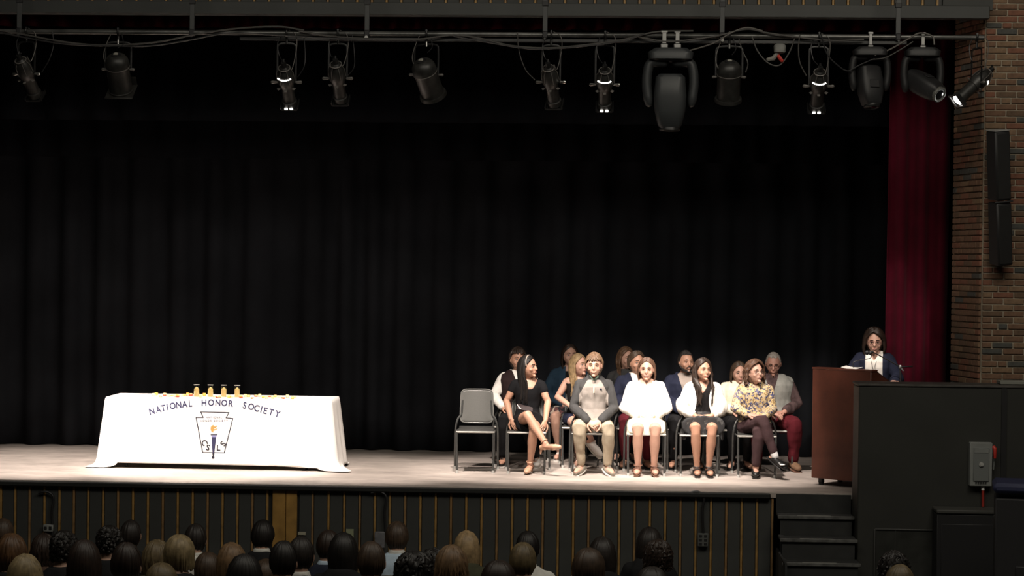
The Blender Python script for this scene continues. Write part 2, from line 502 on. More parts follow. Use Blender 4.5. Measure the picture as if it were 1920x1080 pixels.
tag(pleats('stage_curtain', cl, cr, STAGE + .01, 6.3, 1.60, .04, .20, M_red, hem=.01, seed=9, lean=.03, step=.01),
    'dark red side curtain by the brick wall', 'curtain')
mb = MB(); mb.box((4.05, 2.4, 3.9), (.1, 3.6, 5.8)); mb.box((-2.3, 4.25, 4), (13.6, .1, 6)); mb.box((-9.2, 2, 4), (.1, 4.4, 6)); mb.box((-2.6, 2.1, 7.2), (13.6, 4.5, .1))
structure('wall_backstage', mb, M_void)
# tiny white tag hanging on the curtain
b = MB(); p = at(769, 241, 3.7); b.tube([p + Vector((-.012, 0, .09)), p + Vector((0, 0, .02)), p + Vector((.008, 0, -.03))], [.003, .009, .004], 6)
tag(b.build('hanging_tag', M_white), 'tiny white tag hanging before the black curtain', 'tag')

# ================================================================ brick walls (every brick a piece)
wr = MB(); wr.box((4.85, .12, 3.2), (2.46, .22, 6.4)); wr.v = [(max(x, 3.615) if y < .1 else x, y, z) for x, y, z in wr.v]
wall_r = structure('wall_right', wr, M_mortar)
bm_cache = {}
def brick(parent, cx, cy, cz, w, ang, rnd, reveal=False):
    k = rnd.choices(range(5), [5, 3 if not reveal else 1, 2, 1.2, 2])[0]
    w = round(w, 3); key = (w, k)
    if key not in bm_cache:
        b = MB(); b.box((0, 0, 0), (w, .05, .050), bevel=.004); bm_cache[key] = b.mesh('brick', BR[k], False)
    o = link('brick', bm_cache[key], parent, (cx, cy + rnd.uniform(-.002, .002), cz)); o.rotation_euler = (0, 0, ang)
rnd = random.Random(11)
PIT, HB = .2045, .0611
z = 2.13; row = 0
while z < 6.25:
    if row % 6 == 5: segs = [.155, .0945, .2045, .2045, .0945]
    elif row % 2: segs = [.2045, .2045, .2045, .2045]
    else: segs = [.100, .2045, .2045, .2045]
    xx = 3.612
    for sgm in segs:
        brick(wall_r, xx + sgm / 2, .022, z, sgm - .012, 0, rnd); xx += sgm
    z += HB; row += 1
far = MB(); z = 2.13; row = 0                            # the courses beyond the frame, joined
while z < 6.25:
    xx = 3.612 + (sum([.155, .0945, .2045, .2045, .0945]) if row % 6 == 5 else .818 if row % 2 else .7135)
    while xx < 6.0: far.box((xx + .10, .022, z), (.1925, .05, .050), rnd.choices(range(5), [5, 3, 2, 1.2, 2])[0]); xx += .2045
    z += HB; row += 1
o = far.build('brick', BR, wall_r, False); o['kind'] = 'stuff'
# splayed reveal of the opening
A = Vector((3.60, .02)); Bv = Vector((3.435, .74)); d = (Bv - A); Ln = d.length; d.normalize(); ang = atan2(d.y, d.x)
nrm = Vector((-d.y, d.x))                                  # towards the opening
if nrm.x > 0: nrm = -nrm
ws = MB()
c = A + d * Ln / 2 - nrm * .12
ws.box((c.x, c.y, 3.5), (Ln, .215, 5.0), rot=Euler((0, 0, ang)))
wall_s = structure('wall_reveal', ws, M_mortar)
z = 2.13; row = 0
while z < 5.95:
    segs = [.100, .2045, .2045, .2045] if row % 2 == 0 else [.2045, .2045, .2045, .1]
    if row % 6 == 5: segs = [.155, .0945, .2045, .0945, .16]
    t = .012
    for sgm in segs:
        q = A + d * (t + sgm / 2) - nrm * .014
        brick(wall_s, q.x, q.y, z, sgm - .012, ang, rnd, True); t += sgm
    z += HB; row += 1

# ================================================================ black wall right of the steps
wl = MB()
wx0, wx1 = 2.375, 6.0
zt = at(1750, 726, -.45).z
wl.box(((wx0 + wx1) / 2, -.235, zt / 2), (wx1 - wx0, .45, zt), bevel=.01)
structure('wall_stair', wl, M_wallblk)
b = MB(); b.box(((wx0 + wx1) / 2, -.235, zt + .012), (wx1 - wx0 + .02, .47, .026), bevel=.008)
structure('trim_3', b, M_walledge)
b = MB(); b.box((at(1882, 800, -.46).x, -.465, zt / 2), (.05, .02, zt)); structure('trim_4', b, M_black)
p0 = at(1872, 718, -.2); b = MB(); b.box((p0.x + .45, -.2, zt + .045), (.9, .2, .035), bevel=.005)
tag(b.build('board_plank', mat('pale_grey_plank', (.19, .19, .165), .6)), 'pale grey plank lying on top of the black wall', 'plank')
# steps: riser and tread of each a piece
st = thing('stage_steps', 'black steps with worn grey nosings up to the stage', 'steps', (0, 0, 0))
sx0, sx1 = at(1455, 960, 0).x, 2.365
RIS = .188
for k in range(1, 7):
    zt_ = STAGE - RIS * k
    if zt_ < 0: break
    y1 = -.28 * k
    b = MB(); b.box(((sx0 + sx1) / 2, (y1 + .28 + y1) / 2 - .005, zt_ - .0125), (sx1 - sx0, .29, .028), bevel=.006)
    b.box(((sx0 + sx1) / 2, y1 - .008, zt_ - .014), (sx1 - sx0 + .01, .02, .034), 1, bevel=.005)
    b.box(((sx0 + sx1) / 2 - .02, y1 - .0, zt_ + .002), (.32, .03, .006), 2)
    b.build('tread', [M_step, M_nose, mat('worn_bright_nosing', (.2, .2, .18), .5)], st)
    b = MB(); b.box(((sx0 + sx1) / 2, y1 + .02, zt_ / 2 - .014), (sx1 - sx0 - .04, .02, zt_ - .03)); b.build('riser', M_step, st, False)
b = MB(); b.box(((sx0 + sx1) / 2, .0, STAGE - .1), (sx1 - sx0, .03, .18)); b.build('riser', M_step, st, False)
b = MB(); b.box((sx0 + .012, -.56, .3), (.02, 1.1, .6)); b.build('stringer', M_step, st, False)

# electrical disconnect box with a red handle and red conduit
p = at(1838, 870, -.5); S = 3900 / 20.0
t = thing('switch_box', 'grey electrical switch box with red side handle on the black wall', 'switch box', p)
b = MB(); b.box((0, 0, 0), (41 / S, .09, 81 / S), bevel=.006); b.build('casing', M_greybox, t)
b = MB(); b.box((0, -.05, .0), (29 / S, .012, 62 / S), bevel=.004); dr = b.build('door', M_greydoor, t)
b = MB(); b.box((0, -.058, .13), (26 / S, .006, 7 / S)); b.build('label_plate', M_greybox, dr)
b = MB(); b.tube([(0, -.055, 0), (0, -.068, 0)], .022, 12); b.tube([(0, -.068, 0), (0, -.078, 0)], .012, 12); b.build('latch', mat('pale_latch', (.4, .4, .38), .4), dr)
b = MB()
for k in range(5): b.box(((-9 + 4.4 * k) / S, -.058, -.165), (2.6 / S, .006, 4 / S))
b.build('warning_marks', M_black, dr)['kind'] = 'stuff'
b = MB(); b.tube([(23 / S, -.03, .165), (25 / S, -.05, .15), (25 / S, -.05, .06)], [.02, .018, .012], 10); b.build('handle', M_redpaint, t)
b = MB(); b.tube([(25 / S, -.02, .08), (24 / S, -.02, -.05)], .006, 8); b.build('handle_rod', M_greydoor, t)
p2 = at(1843, 913, -.5); p3 = at(1843, 950, -.5)
b = MB(); b.tube([p2, p3], .013, 10, 0); b.tube([p2 + Vector((0, 0, .02)), p2 - Vector((0, 0, .03))], .017, 10, 1)
tag(b.build('conduit_pipe', [mat('red_conduit', (.28, .02, .012), .5), M_white]), 'red conduit pipe running down below the switch box', 'conduit')
# dark cabinet below, with a pale ledge, and the access panel
c0, c1 = at(1757, 952, -.75), at(1872, 952, -.75)
t = thing('equipment_cabinet', 'black equipment cabinet standing under the switch box', 'cabinet', ((c0.x + c1.x) / 2, -.62, 0))
b = MB(); b.box((0, 0, c0.z / 2 - .03), (c1.x - c0.x, .28, c0.z - .06), bevel=.006); b.build('carcass', M_black, t)
b = MB(); b.box((0, -.005, c0.z - .035), (c1.x - c0.x + .01, .30, .035), bevel=.008); b.build('lid', mat('dark_grey_lid', (.05, .05, .045), .5), t)
b = MB(); b.box((0, -.146, c0.z / 2 - .05), (c1.x - c0.x - .08, .01, c0.z - .2), bevel=.004); b.build('door', M_black, t)
a0, a1 = at(1640, 992, -.47), at(1757, 1078, -.47)
t = thing('access_panel', 'grey framed access panel low in the black wall', 'panel', ((a0.x + a1.x) / 2, -.47, (a0.z + a1.z) / 2 - .08))
hw, hh = (a1.x - a0.x) / 2, (a0.z - a1.z) / 2 + .08
b = MB(); b.box((0, .0, 0), (2 * hw - .02, .012, 2 * hh - .02)); b.build('panel', mat('dusty_dark_panel', (.028, .029, .026), .35, noise_amt=.3, noise_scale=6), t, False)
b = MB()
for s in (-1, 1): b.box((s * hw, -.006, 0), (.014, .022, 2 * hh), bevel=.003); b.box((0, -.006, s * hh), (2 * hw, .022, .014), bevel=.003)
b.box((-hw * .35, -.008, 0), (.006, .006, 2 * hh)); b.build('frame', mat('dull_aluminium', (.05, .05, .047), .45), t)
# blue topped dark case at the far right
q = at(1877, 914, -2.2)
t = thing('road_case', 'dark road case with a blue lid at the right edge', 'case', (q.x + .42, -2.0, 0), radians(-9))
b = MB(); b.box((0, 0, q.z / 2 - .05), (.86, .5, q.z - .1), bevel=.01); b.build('body', mat('black_case_side', (.012, .012, .013), .6), t)
b = MB(); b.box((0, 0, q.z - .01), (.9, .54, .09), bevel=.03); b.build('lid', mat('dark_blue_lid', (.018, .022, .06), .6), t)
b = MB(); b.box((-.18, -.262, q.z * .5), (.14, .02, .09), bevel=.005); b.build('handle', M_black, t)
for sx in (-1, 1):
    for sy in (-1, 1):
        b = MB(); b.tube([(sx * .36 - .02, sy * .2, .045), (sx * .36 + .02, sy * .2, .045)], .045, 12, up=(0, 0, 1)); b.build('caster', M_black, t)

# column loudspeaker on the brick wall
ps0, ps1 = at(1871, 245, -.32), at(1877, 497, -.15)
ax = (ps1 - ps0); Lz = ax.length; axn = ax.normalized()
xa = Vector((1, .32, 0)); xa = (xa - axn * xa.dot(axn)).normalized(); ya = axn.cross(xa) * -1
R3 = Matrix((xa, ya, -axn)).transposed()
t = thing('column_speaker', 'tall black column loudspeaker hung on the brick wall', 'speaker', (0, 0, 0))
M_spk = mat('black_speaker_grille', (.008, .008, .008), .6, bump=.4, bump_scale=300)
for a, z_ in ((.0, .515), (.53, 1.0)):
    c = ps0 + ax * ((a + z_) / 2)
    b = MB(); b.box(c, (.158, .19, Lz * (z_ - a) - .004), bevel=.012, rot=R3); cab = b.build('cabinet', M_black, t)
    b = MB(); b.box(c - ya * .097, (.134, .012, Lz * (z_ - a) - .04), bevel=.005, rot=R3); b.build('grille', M_spk, cab)
b = MB(); c = ps0 + axn * .002; b.box(ps0 - axn * .004, (.160, .192, .012), bevel=.004, rot=R3); b.build('top_cap', mat('grey_speaker_top', (.26, .26, .25), .5), t)
b = MB(); cc = ps0 + ax * .522
b.tube([cc + xa * x + ya * y for x, y in ((-.09, -.08), (-.05, -.102), (.05, -.102), (.09, -.09), (.10, .03))], .008, 6); b.build('joining_strap', mat('dark_strap', (.04, .04, .042), .4), t)
b = MB()
for f_ in (.25, .78): 
    c = ps0 + ax * f_; b.tube([c + ya * .08, Vector((c.x + .04, .02, c.z))], .018, 8)
b.build('wall_bracket', M_black, t)
b = MB(); c = ps0 + ax * .42 + xa * .115; b.ellipsoid(c, (.012, .012, .018)); b.tube([c, c + Vector((.02, .1, 0))], .005, 6); b.build('bracket_bolt', M_steel, t)
# ================================================================ people
SKINS = {'fair': mat('skin_fair', (.50, .29, .215), .55, noise_amt=.06, noise_scale=14),
         'tan': mat('skin_tan', (.42, .225, .15), .55, noise_amt=.06, noise_scale=14),
         'ruddy': mat('skin_ruddy', (.42, .22, .165), .55, noise_amt=.08, noise_scale=14),
         'dim': mat('skin_dim', (.40, .24, .17), .6)}
M_eye = mat('eye_white', (.55, .52, .5), .3)
M_iris = mat('iris_dark', (.03, .018, .012), .25)
M_lip = mat('lip', (.38, .16, .13), .5)
M_lipm = mat('lip_pale', (.42, .22, .165), .5)
def hair_mat(name, c, n=.35): return mat('hair_' + name, c, .5, noise_amt=n, noise_scale=30, spec=.35)
HB = {'black': hair_mat('black', (.010, .008, .007)), 'dark': hair_mat('dark_brown', (.022, .013, .009)),
      'brown': hair_mat('brown', (.052, .033, .021)), 'light': hair_mat('light_brown', (.15, .09, .045)),
      'blonde': hair_mat('blonde', (.27, .185, .095)), 'auburn': hair_mat('auburn', (.085, .042, .018)),
      'grey': hair_mat('grey', (.30, .27, .24)), 'ash': hair_mat('ash_blonde', (.22, .165, .085)),
      'soft': hair_mat('soft_black', (.017, .013, .011)), 'olive': hair_mat('dark_blonde', (.11, .08, .04))}

def head_shape(mb, M, w=1.0, jaw=.34, nose=True):
    """skull, jaw, nose, brow, ears as closed shapes; the face looks to local -Y"""
    old = mb.M; mb.M = M
    vs = []; S, Rn = 24, 18
    for i in range(Rn + 1):
        th = pi * (.015 + .97 * i / Rn); z = cos(th)
        for k in range(S):
            ph = 2 * pi * k / S; x, y = sin(th) * sin(ph), -sin(th) * cos(ph)
            nar = 1 - jaw * max(0, -z) ** 1.6
            sx = .077 * w * nar; sy = .095
            yy = y * sy
            if y > 0: yy *= 1.05; yy = yy * (1 - .45 * max(0, -z - .25))       # nape
            else: yy *= (1 + .03 * max(0, -z))
            yy -= .012 * max(0, -z)                                            # chin forward
            zz = z * .118
            dx = abs(x * sx) - .031                                            # eye sockets
            if y < 0: yy += .010 * math.exp(-(dx / .016) ** 2 - ((zz - .012) / .013) ** 2)
            vs.append((x * sx, yy, zz))
    fs = [(i * S + k, (i + 1) * S + k, (i + 1) * S + (k + 1) % S, i * S + (k + 1) % S) for i in range(Rn) for k in range(S)]
    fs.append(tuple(range(S))); fs.append(tuple(Rn * S + k for k in range(S))[::-1])
    mb.add(vs, fs)
    mb.tube([(0, -.083, .026), (0, -.097, .005), (0, -.110, -.020), (0, -.104, -.028)], [.008, .010, .0135, .009], 8, round_=True)
    mb.ellipsoid((0, -.091, -.028), (.018, .012, .008), 8, 6)
    mb.tube([(-.045, -.077, .028), (0, -.090, .030), (.045, -.077, .028)], .008, 6, round_=True)      # brow
    mb.ellipsoid((0, -.092, -.055), (.026, .012, .013), 10, 6)
    mb.ellipsoid((0, -.086, -.092), (.022, .017, .016), 10, 6)
    for s in (-1, 1):
        mb.ellipsoid((s * .080 * w, .008, -.002), (.009, .019, .031), 8, 7, M=Matrix.Rotation(s * .35, 3, 'Z'))
        mb.ellipsoid((s * .043, -.068, -.025), (.022, .016, .02), 8, 6)                               # cheeks
    mb.M = old

def face_parts(M, parent, brow, lip=M_lip, lashes=True, closed=False):
    for s in (-1, 1):
        b = MB(); b.M = M
        b.ellipsoid((s * .031, -.0790, .010), (.0125, .009, .0072 if not closed else .003), 10, 7)
        e = b.build('eye', M_eye, parent)
        b = MB(); b.M = M
        b.ellipsoid((s * .031, -.0855, .010), (.006, .004, .006 if not closed else .002), 8, 6); b.build('iris', M_iris, e)
        b = MB(); b.M = M
        b.tube([(s * .018, -.0885, .014), (s * .031, -.0895, .0185), (s * .045, -.083, .013)], .0022, 5)
        b.tube([(s * .013, -.0945, .034), (s * .030, -.0935, .039), (s * .049, -.082, .034)], [.003, .0042, .002], 6)
        b.build('eyebrow', brow, parent)
    b = MB(); b.M = M
    b.ellipsoid((0, -.1025, -.0505), (.021, .006, .0042), 10, 6); b.ellipsoid((0, -.1020, -.0585), (.018, .006, .005), 10, 6)
    b.build('lips', lip, parent)

def hair(mb, M, length=.35, face=74, n=56, vol=.010, wave=.0, curl=0, lock=.011, fringe=None, part=0.0, seed=1, back=None,
         rings=13, seg=6, cap=True, taper=.45, crop=False, open_=1.0, fwd=0):
    """locks that start on the crown, follow the skull and hang; length is measured below the ear line.
    fringe None: hair parted and swept to the temples; a number 0..1: combed forward over the forehead"""
    rnd = random.Random(seed); old = mb.M; mb.M = M
    A_, B_, C_ = .078 + vol, .098 + vol, .120 + vol
    if cap:                                               # hair mass on the crown, back and sides only
        o0 = len(mb.v); mb.M = None
        mb.ellipsoid((0, 0, 0), (.0795 + vol * .75, .0955 + vol * .7, .112 + vol * .85), 20, 14)
        for q in range(o0, len(mb.v)):
            x, y, z = mb.v[q]
            if y < 0: y *= lerp(.30, (.088) / (.0955 + vol * .7), smoothstep(.035, .095, z)); x *= lerp(.90, 1, smoothstep(0, .08, z))
            mb.v[q] = tuple(M @ Vector((x, y + .014, z + .013)))
        mb.M = M
    def sk(th, phi, lay=0): return (A_ + lay) * sin(th) * sin(phi), -(B_ + lay) * sin(th) * cos(phi) + .008, (C_ + lay) * cos(th)
    for i in range(n):
        f = (i + .5) / n
        phi = radians(face + (360 - 2 * face) * f) + rnd.uniform(-.05, .05)      # 0 = straight ahead
        lay = rnd.uniform(-.004, .004); cosphi = cos(phi); ph0 = rnd.uniform(0, 6.3)
        L = length if (back is None or cosphi > -.3) else back
        L *= rnd.uniform(.88, 1.06)
        pts = []; rad = []; thm = radians(97)
        if crop:
            thend = radians(lerp(87, 116, max(0, min(1, (.1 - cosphi) / .9))) + rnd.uniform(-3, 3))
            for k in range(9):
                th = lerp(radians(5), thend, k / 8); x, y, z = sk(th, phi, lay - .004 * (k / 8) ** 2)
                if th > 1.75: y -= .02 * (th - 1.75)
                if curl:
                    q = min(1, k / 3); x += curl * q * sin(k * 2.1 + ph0); y += curl * q * cos(k * 1.9 + ph0); z += curl * q * sin(k * 2.7 + ph0)
                pts.append((x, y, z)); rad.append(lock * (1.05 - .55 * (k / 8) ** 2))
            mb.tube(pts, rad, seg, round_=True); continue
        total = 1.59 * .12 + max(L, -.10)
        for k in range(rings):
            s_ = total * k / (rings - 1); th = radians(6) + s_ / .12
            if th < thm:
                x, y, z = sk(th, phi, lay); x += part * .02 * (1 - sin(th))
            else:
                extra = s_ - (thm - radians(6)) * .12; q = min(1, extra / .16); bulge = .008 * sin(min(1, extra / .1) * pi)
                x = (A_ + lay + bulge) * sin(phi); y = -(B_ + lay) * cosphi * (1 - .18 * q if cosphi < 0 else 1 - .05 * q) + .008
                z = (C_ + lay) * cos(thm) - extra
                if cosphi < 0 and extra > .05: y = min(y, .075 + lay + .05 * q)
                if cosphi > 0: x = math.copysign(max(abs(x), .070 * open_), x); y = max(y, -.055 - .05 * q)
                x *= 1 - .06 * q
                if fwd and cosphi > -.15: y -= fwd * smoothstep(.07, .17, extra) * smoothstep(-.15, .1, cosphi); x *= 1 - .16 * smoothstep(.10, .24, extra)
            if wave:
                ww = wave * min(1, s_ / .12)
                x += ww * sin(s_ * 55 + ph0) * cosphi; y += ww * sin(s_ * 55 + ph0) * sin(phi); x += ww * .6 * cos(s_ * 40 + ph0)
            if curl:
                rr = curl * min(1, s_ / .08)
                x += rr * (sin(s_ * 130 + ph0) + rnd.uniform(-.4, .4)); y += rr * cos(s_ * 130 + ph0); z += rr * rnd.uniform(-.6, .6)
            pts.append((x, y, z)); t_ = k / (rings - 1)
            rad.append(lock * (.8 + .45 * sin(pi * min(1, t_ * 1.1))) * (1 - taper * max(0, t_ - .6) / .4))
        mb.tube(pts, rad, seg, round_=True)
    if fringe is not None:                                # combed forward
        nf = max(9, int(n * .42))
        for i in range(nf):
            phi = radians(lerp(-face, face, (i + .5) / nf)) + rnd.uniform(-.05, .05); pts = []; rad = []
            end = radians(lerp(38, 78, fringe) + rnd.uniform(-4, 4)); lay = rnd.uniform(-.004, .003); sw = .25 * fringe
            for k in range(7):
                th = lerp(radians(4), end, k / 6); x, y, z = sk(th, phi + sw * (k / 6) ** 2, lay - .003)
                if curl: x += curl * .7 * sin(th * 9 + i * 2); z += curl * .5 * cos(th * 9 + i)
                pts.append((x, y, z)); rad.append(lock * (1.0 - .4 * k / 6))
            mb.tube(pts, rad, seg, round_=True)
    else:                                                 # swept from the parting to the temples
        for sd in (-1, 1):
            for j in range(8):
                th0 = radians(10 + 3.2 * j); p0 = radians(part * 14) + sd * .05; pts = []; rad = []; lay = rnd.uniform(-.003, .003) - .002
                th1 = radians(97 - 4.5 * (7 - j)); ph1 = sd * radians(face + 3 + (7 - j) * 3)
                for k in range(9):
                    q = k / 8; th = lerp(th0, th1, q ** 1.05); phi = lerp(p0, ph1, sin(q * pi / 2) ** .8)
                    x, y, z = sk(th, phi, lay)
                    if curl: x += curl * .6 * sin(q * 14 + j); z += curl * .5 * cos(q * 14 + j)
                    pts.append((x, y, z)); rad.append(lock * (.75 + .35 * q))
                mb.tube(pts, rad, seg, round_=True)
    mb.M = old

def short_hair(mb, M, seed=1, vol=.008, fringe=.2, curl=0, lock=.0085, n=64, face=80, **k):
    hair(mb, M, face=face, n=n, vol=vol, curl=curl, lock=lock, fringe=fringe, seed=seed, crop=True)

def hand(mb, wrist, d, normal, side=1, curl=.5, size=1.0, fingers_only=False):
    """palm plus four unequal fingers and a side thumb; d = pointing direction, normal = back of the hand"""
    wrist = Vector(wrist); d = Vector(d).normalized(); n = Vector(normal); n = (n - d * n.dot(d)).normalized(); w = d.cross(n) * side
    M = Matrix((w, d, n)).transposed()
    if not fingers_only:
        mb.ellipsoid(wrist + d * .048 * size, (.038 * size, .052 * size, .016 * size), 12, 8, M=M)
    return M
def fingers(mb, wrist, d, normal, side=1, curl=.5, size=1.0):
    wrist = Vector(wrist); d = Vector(d).normalized(); n = Vector(normal); n = (n - d * n.dot(d)).normalized(); w = d.cross(n) * side
    for k, (off, L) in enumerate(((-.028, .062), (-.010, .074), (.009, .070), (.027, .054))):
        p = wrist + d * .078 * size + w * off * size; pts = [p - d * .02]; dirv = d.copy(); a = 0
        pts.append(p)
        for j, fr in enumerate((.45, .32, .23)):
            a += curl * (.55, .75, .6)[j]
            dv = (d * cos(a) - n * sin(a)); p = p + dv * L * fr * size; pts.append(p)
        mb.tube(pts, [.0085 * size, .009 * size, .0085 * size, .0078 * size, .0065 * size], 7, round_=True)
    p = wrist + d * .025 * size - w * .030 * size
    mb.tube([p, p + (d * .5 - w * .8) * .028 * size, p + (d * .8 - w * .75 - n * .3 * curl) * .050 * size, p + (d * 1.0 - w * .6 - n * .5 * curl) * .068 * size],
            [.011 * size, .011 * size, .0095 * size, .0075 * size], 7, round_=True)

def V(*a): return Vector(a)
class Figure:
    """joint positions of one person, local: faces -Y, floor at z = 0"""
    def __init__(s, top=1.26, width=1.0, girth=1.0, lean=0.0, sit=True, legs=None, arms=None, head_yaw=0, head_tilt=0, head_roll=0, head_s=1.0, chest_yaw=0, skin='fair', seatz=0.0):
        s.w = width; s.g = girth; s.sit = sit; s.skin = skin; s.hs = head_s
        s.hipz = .50 if sit else .86
        dz = s.hipz - .50 + seatz; s.k = (top - (s.hipz + seatz)) / (1.278 - .50)
        s.Z = lambda z: s.hipz + seatz + (z - .50) * s.k
        s.lean = lean
        s.Y = lambda y, z: y - lean * max(0, z - s.hipz)
        s.hc = V(0, s.Y(-.005, s.Z(1.15)), top - .128 * head_s)
        s.headM = Matrix.Translation(s.hc) @ Matrix.Rotation(radians(head_yaw), 4, 'Z') @ Matrix.Rotation(radians(head_tilt), 4, 'X') @ Matrix.Rotation(radians(head_roll), 4, 'Y') @ Matrix.Scale(head_s, 4)
        L = legs or {}
        if sit:
            s.hip = {q: V(q * .088, .03, .505) for q in (-1, 1)}
            s.knee = {-1: V(-.10, -.41, .50), 1: V(.10, -.41, .50)}
            s.ank = {-1: V(-.09, -.30, .085), 1: V(.09, -.30, .085)}
        else:
            s.hip = {q: V(q * .09, .02, .87) for q in (-1, 1)}
            s.knee = {q: V(q * .095, 0, .47) for q in (-1, 1)}
            s.ank = {q: V(q * .095, .04, .085) for q in (-1, 1)}
        s.toe = {}
        for q in (-1, 1):
            if ('knee', q) in L: s.knee[q] = V(*L[('knee', q)])
            if ('ank', q) in L: s.ank[q] = V(*L[('ank', q)])
            s.toe[q] = s.ank[q] + V(q * .02, -.17, -.055)
            if ('toe', q) in L: s.toe[q] = V(*L[('toe', q)])
        s.sh = {q: V(q * .150 * width, s.Y(.05, s.Z(.945)), s.Z(.945)) for q in (-1, 1)}
        A_ = arms or {}
        s.elb = {q: V(q * .225 * width, s.Y(.02, .75), s.Z(.74)) for q in (-1, 1)}
        s.wri = {q: V(q * .07, -.20, .64) for q in (-1, 1)}
        s.hd = {q: V(-q * .8, -.5, -.25) for q in (-1, 1)}; s.hn = {q: V(0, -.4, 1) for q in (-1, 1)}; s.hcurl = .5
        for q in (-1, 1):
            if ('elb', q) in A_: s.elb[q] = V(*A_[('elb', q)])
            if ('wri', q) in A_: s.wri[q] = V(*A_[('wri', q)])
            if ('hd', q) in A_: s.hd[q] = V(*A_[('hd', q)])
            if ('hn', q) in A_: s.hn[q] = V(*A_[('hn', q)])
    def torso(s, mb, inf=0.0, z0=.44, z1=1.06, hem=0):
        w, g = s.w, s.g
        prof = [(.43, .02, .150, .115), (.50, .015, .170, .140), (.58, .03, .158, .125), (.68, .045, .134 * (.6 + .4 * g), .104), (.76, .05, .142, .108),
                (.85, .045, .156, .116), (.92, .045, .160, .112), (.955, .05, .150, .098), (.985, .052, .128, .082), (1.015, .052, .098, .066), (1.04, .05, .070, .058), (1.075, .046, .056, .054)]
        rs = []
        for z, y, rx, ry in prof:
            if z < z0 - .001 or z > z1 + .001: continue
            zz = s.Z(z) if z > .5 else s.Z(.5) - (.5 - z)
            rs.append((0, s.Y(y, zz), zz, rx * w * g + inf, ry * g + inf))
        if hem: x, y, z, rx, ry = rs[0]; rs.insert(0, (x, y, z - hem, rx, ry))
        mb.rings(rs, 24)
        if z1 > .97:
            for q in (-1, 1): mb.ellipsoid(s.sh[q] + V(-q * .022, 0, .004), (.060 * w + inf * .6, .052 + inf * .6, .048 + inf * .6), 12, 8)
    def arm(s, mb, q, inf=0.0, upto=1.0, cuff=0.0):
        g = s.w ** .5
        a, e, w_ = s.sh[q], s.elb[q], s.wri[q]
        if upto <= .5:
            t = upto * 2; mb.tube([a, a.lerp(e, t * .5), a.lerp(e, t)], [.046 * g + inf * .7, .044 * g + inf, .042 * g + inf], 12, round_=True); return
        t = (upto - .5) * 2; p = e.lerp(w_, t)
        em = e + (e - (a + w_) / 2).normalized() * .006
        mb.tube([a, a.lerp(e, .35), a.lerp(e, .75), em, e.lerp(p, .25), e.lerp(p, .6), p],
                [.045 * g + inf * .7, .045 * g + inf * .9, .040 * g + inf, .039 * g + inf, .039 * g + inf, .033 * g + inf * 1.0, .026 * g + inf + cuff], 12, round_=True)
    def leg(s, mb, q, inf=0.0, upto=1.0, cuff=0.0):
        g = s.g
        h, k, a = s.hip[q], s.knee[q], s.ank[q]
        if upto <= .5:
            t = upto * 2; mb.tube([h, h.lerp(k, .4 * t), h.lerp(k, t)], [.088 * g + inf, .080 * g + inf, (.080 - .022 * t) * g + inf], 14, round_=True); return
        t = (upto - .5) * 2; p = k.lerp(a, t)
        out = (k - (h + a) / 2).normalized()
        back = -out
        mb.tube([h, h.lerp(k, .45), h.lerp(k, .85), k + out * .002, k.lerp(a, .12 * t), k.lerp(a, .35 * t) + back * .012, k.lerp(a, .7 * t) + back * .004, p],
                [.090 * g + inf, .078 * g + inf, .062 * g + inf, .055 * g + inf, .051 * g + inf, .056 * g + inf * .9, .040 * g + inf * .7, .030 * g + inf * .5 + cuff], 14, round_=True)
    def foot(s, mb, q, inf=0.0, sole=False):
        a, t = s.ank[q], s.toe[q]
        d = (t - a); d.normalize()
        down = V(0, 0, -1); dn = (down - d * down.dot(d)).normalized()
        heel = a + dn * .045 - d * .035
        tip = t
        ball = heel.lerp(tip, .66)
        mb.tube([heel, heel.lerp(tip, .3) - dn * .004, ball - dn * .002, tip], [.030 + inf, .033 + inf, .040 + inf, .026 + inf], 12, flat=.78, up=-dn, round_=True)
        mb.tube([a + (s.knee[q] - a).normalized() * .03, a, a + dn * .03 - d * .01], [.032 + inf, .034 + inf, .036 + inf], 10, round_=True)
        return heel, ball, tip, dn, d
    def body(s, voxel=.0075, arms=True, hands=True, low=False):
        mb = MB()
        s.torso(mb)
        nb = V(0, s.Y(.048, s.Z(1.04)), s.Z(1.04) - .02)
        chin = s.headM @ V(0, .028, -.07)
        mb.tube([nb, nb.lerp(chin, .5), chin], [.058 * s.w ** .3, .050 * s.w ** .3, .052], 12, round_=True)
        head_shape(mb, s.headM)
        for q in (-1, 1):
            s.arm(mb, q); s.leg(mb, q); s.foot(mb, q)
            hand(mb, s.wri[q], s.hd[q], s.hn[q], q)
        me = remesh(mb, voxel, 1)
        fb = MB()
        for q in (-1, 1): fingers(fb, s.wri[q], s.hd[q], s.hn[q], q, s.hcurl)
        me = add_to(me, fb)
        me.materials.clear(); me.materials.append(SKINS[s.skin]); shade(me, 60); me.name = 'body'
        return me

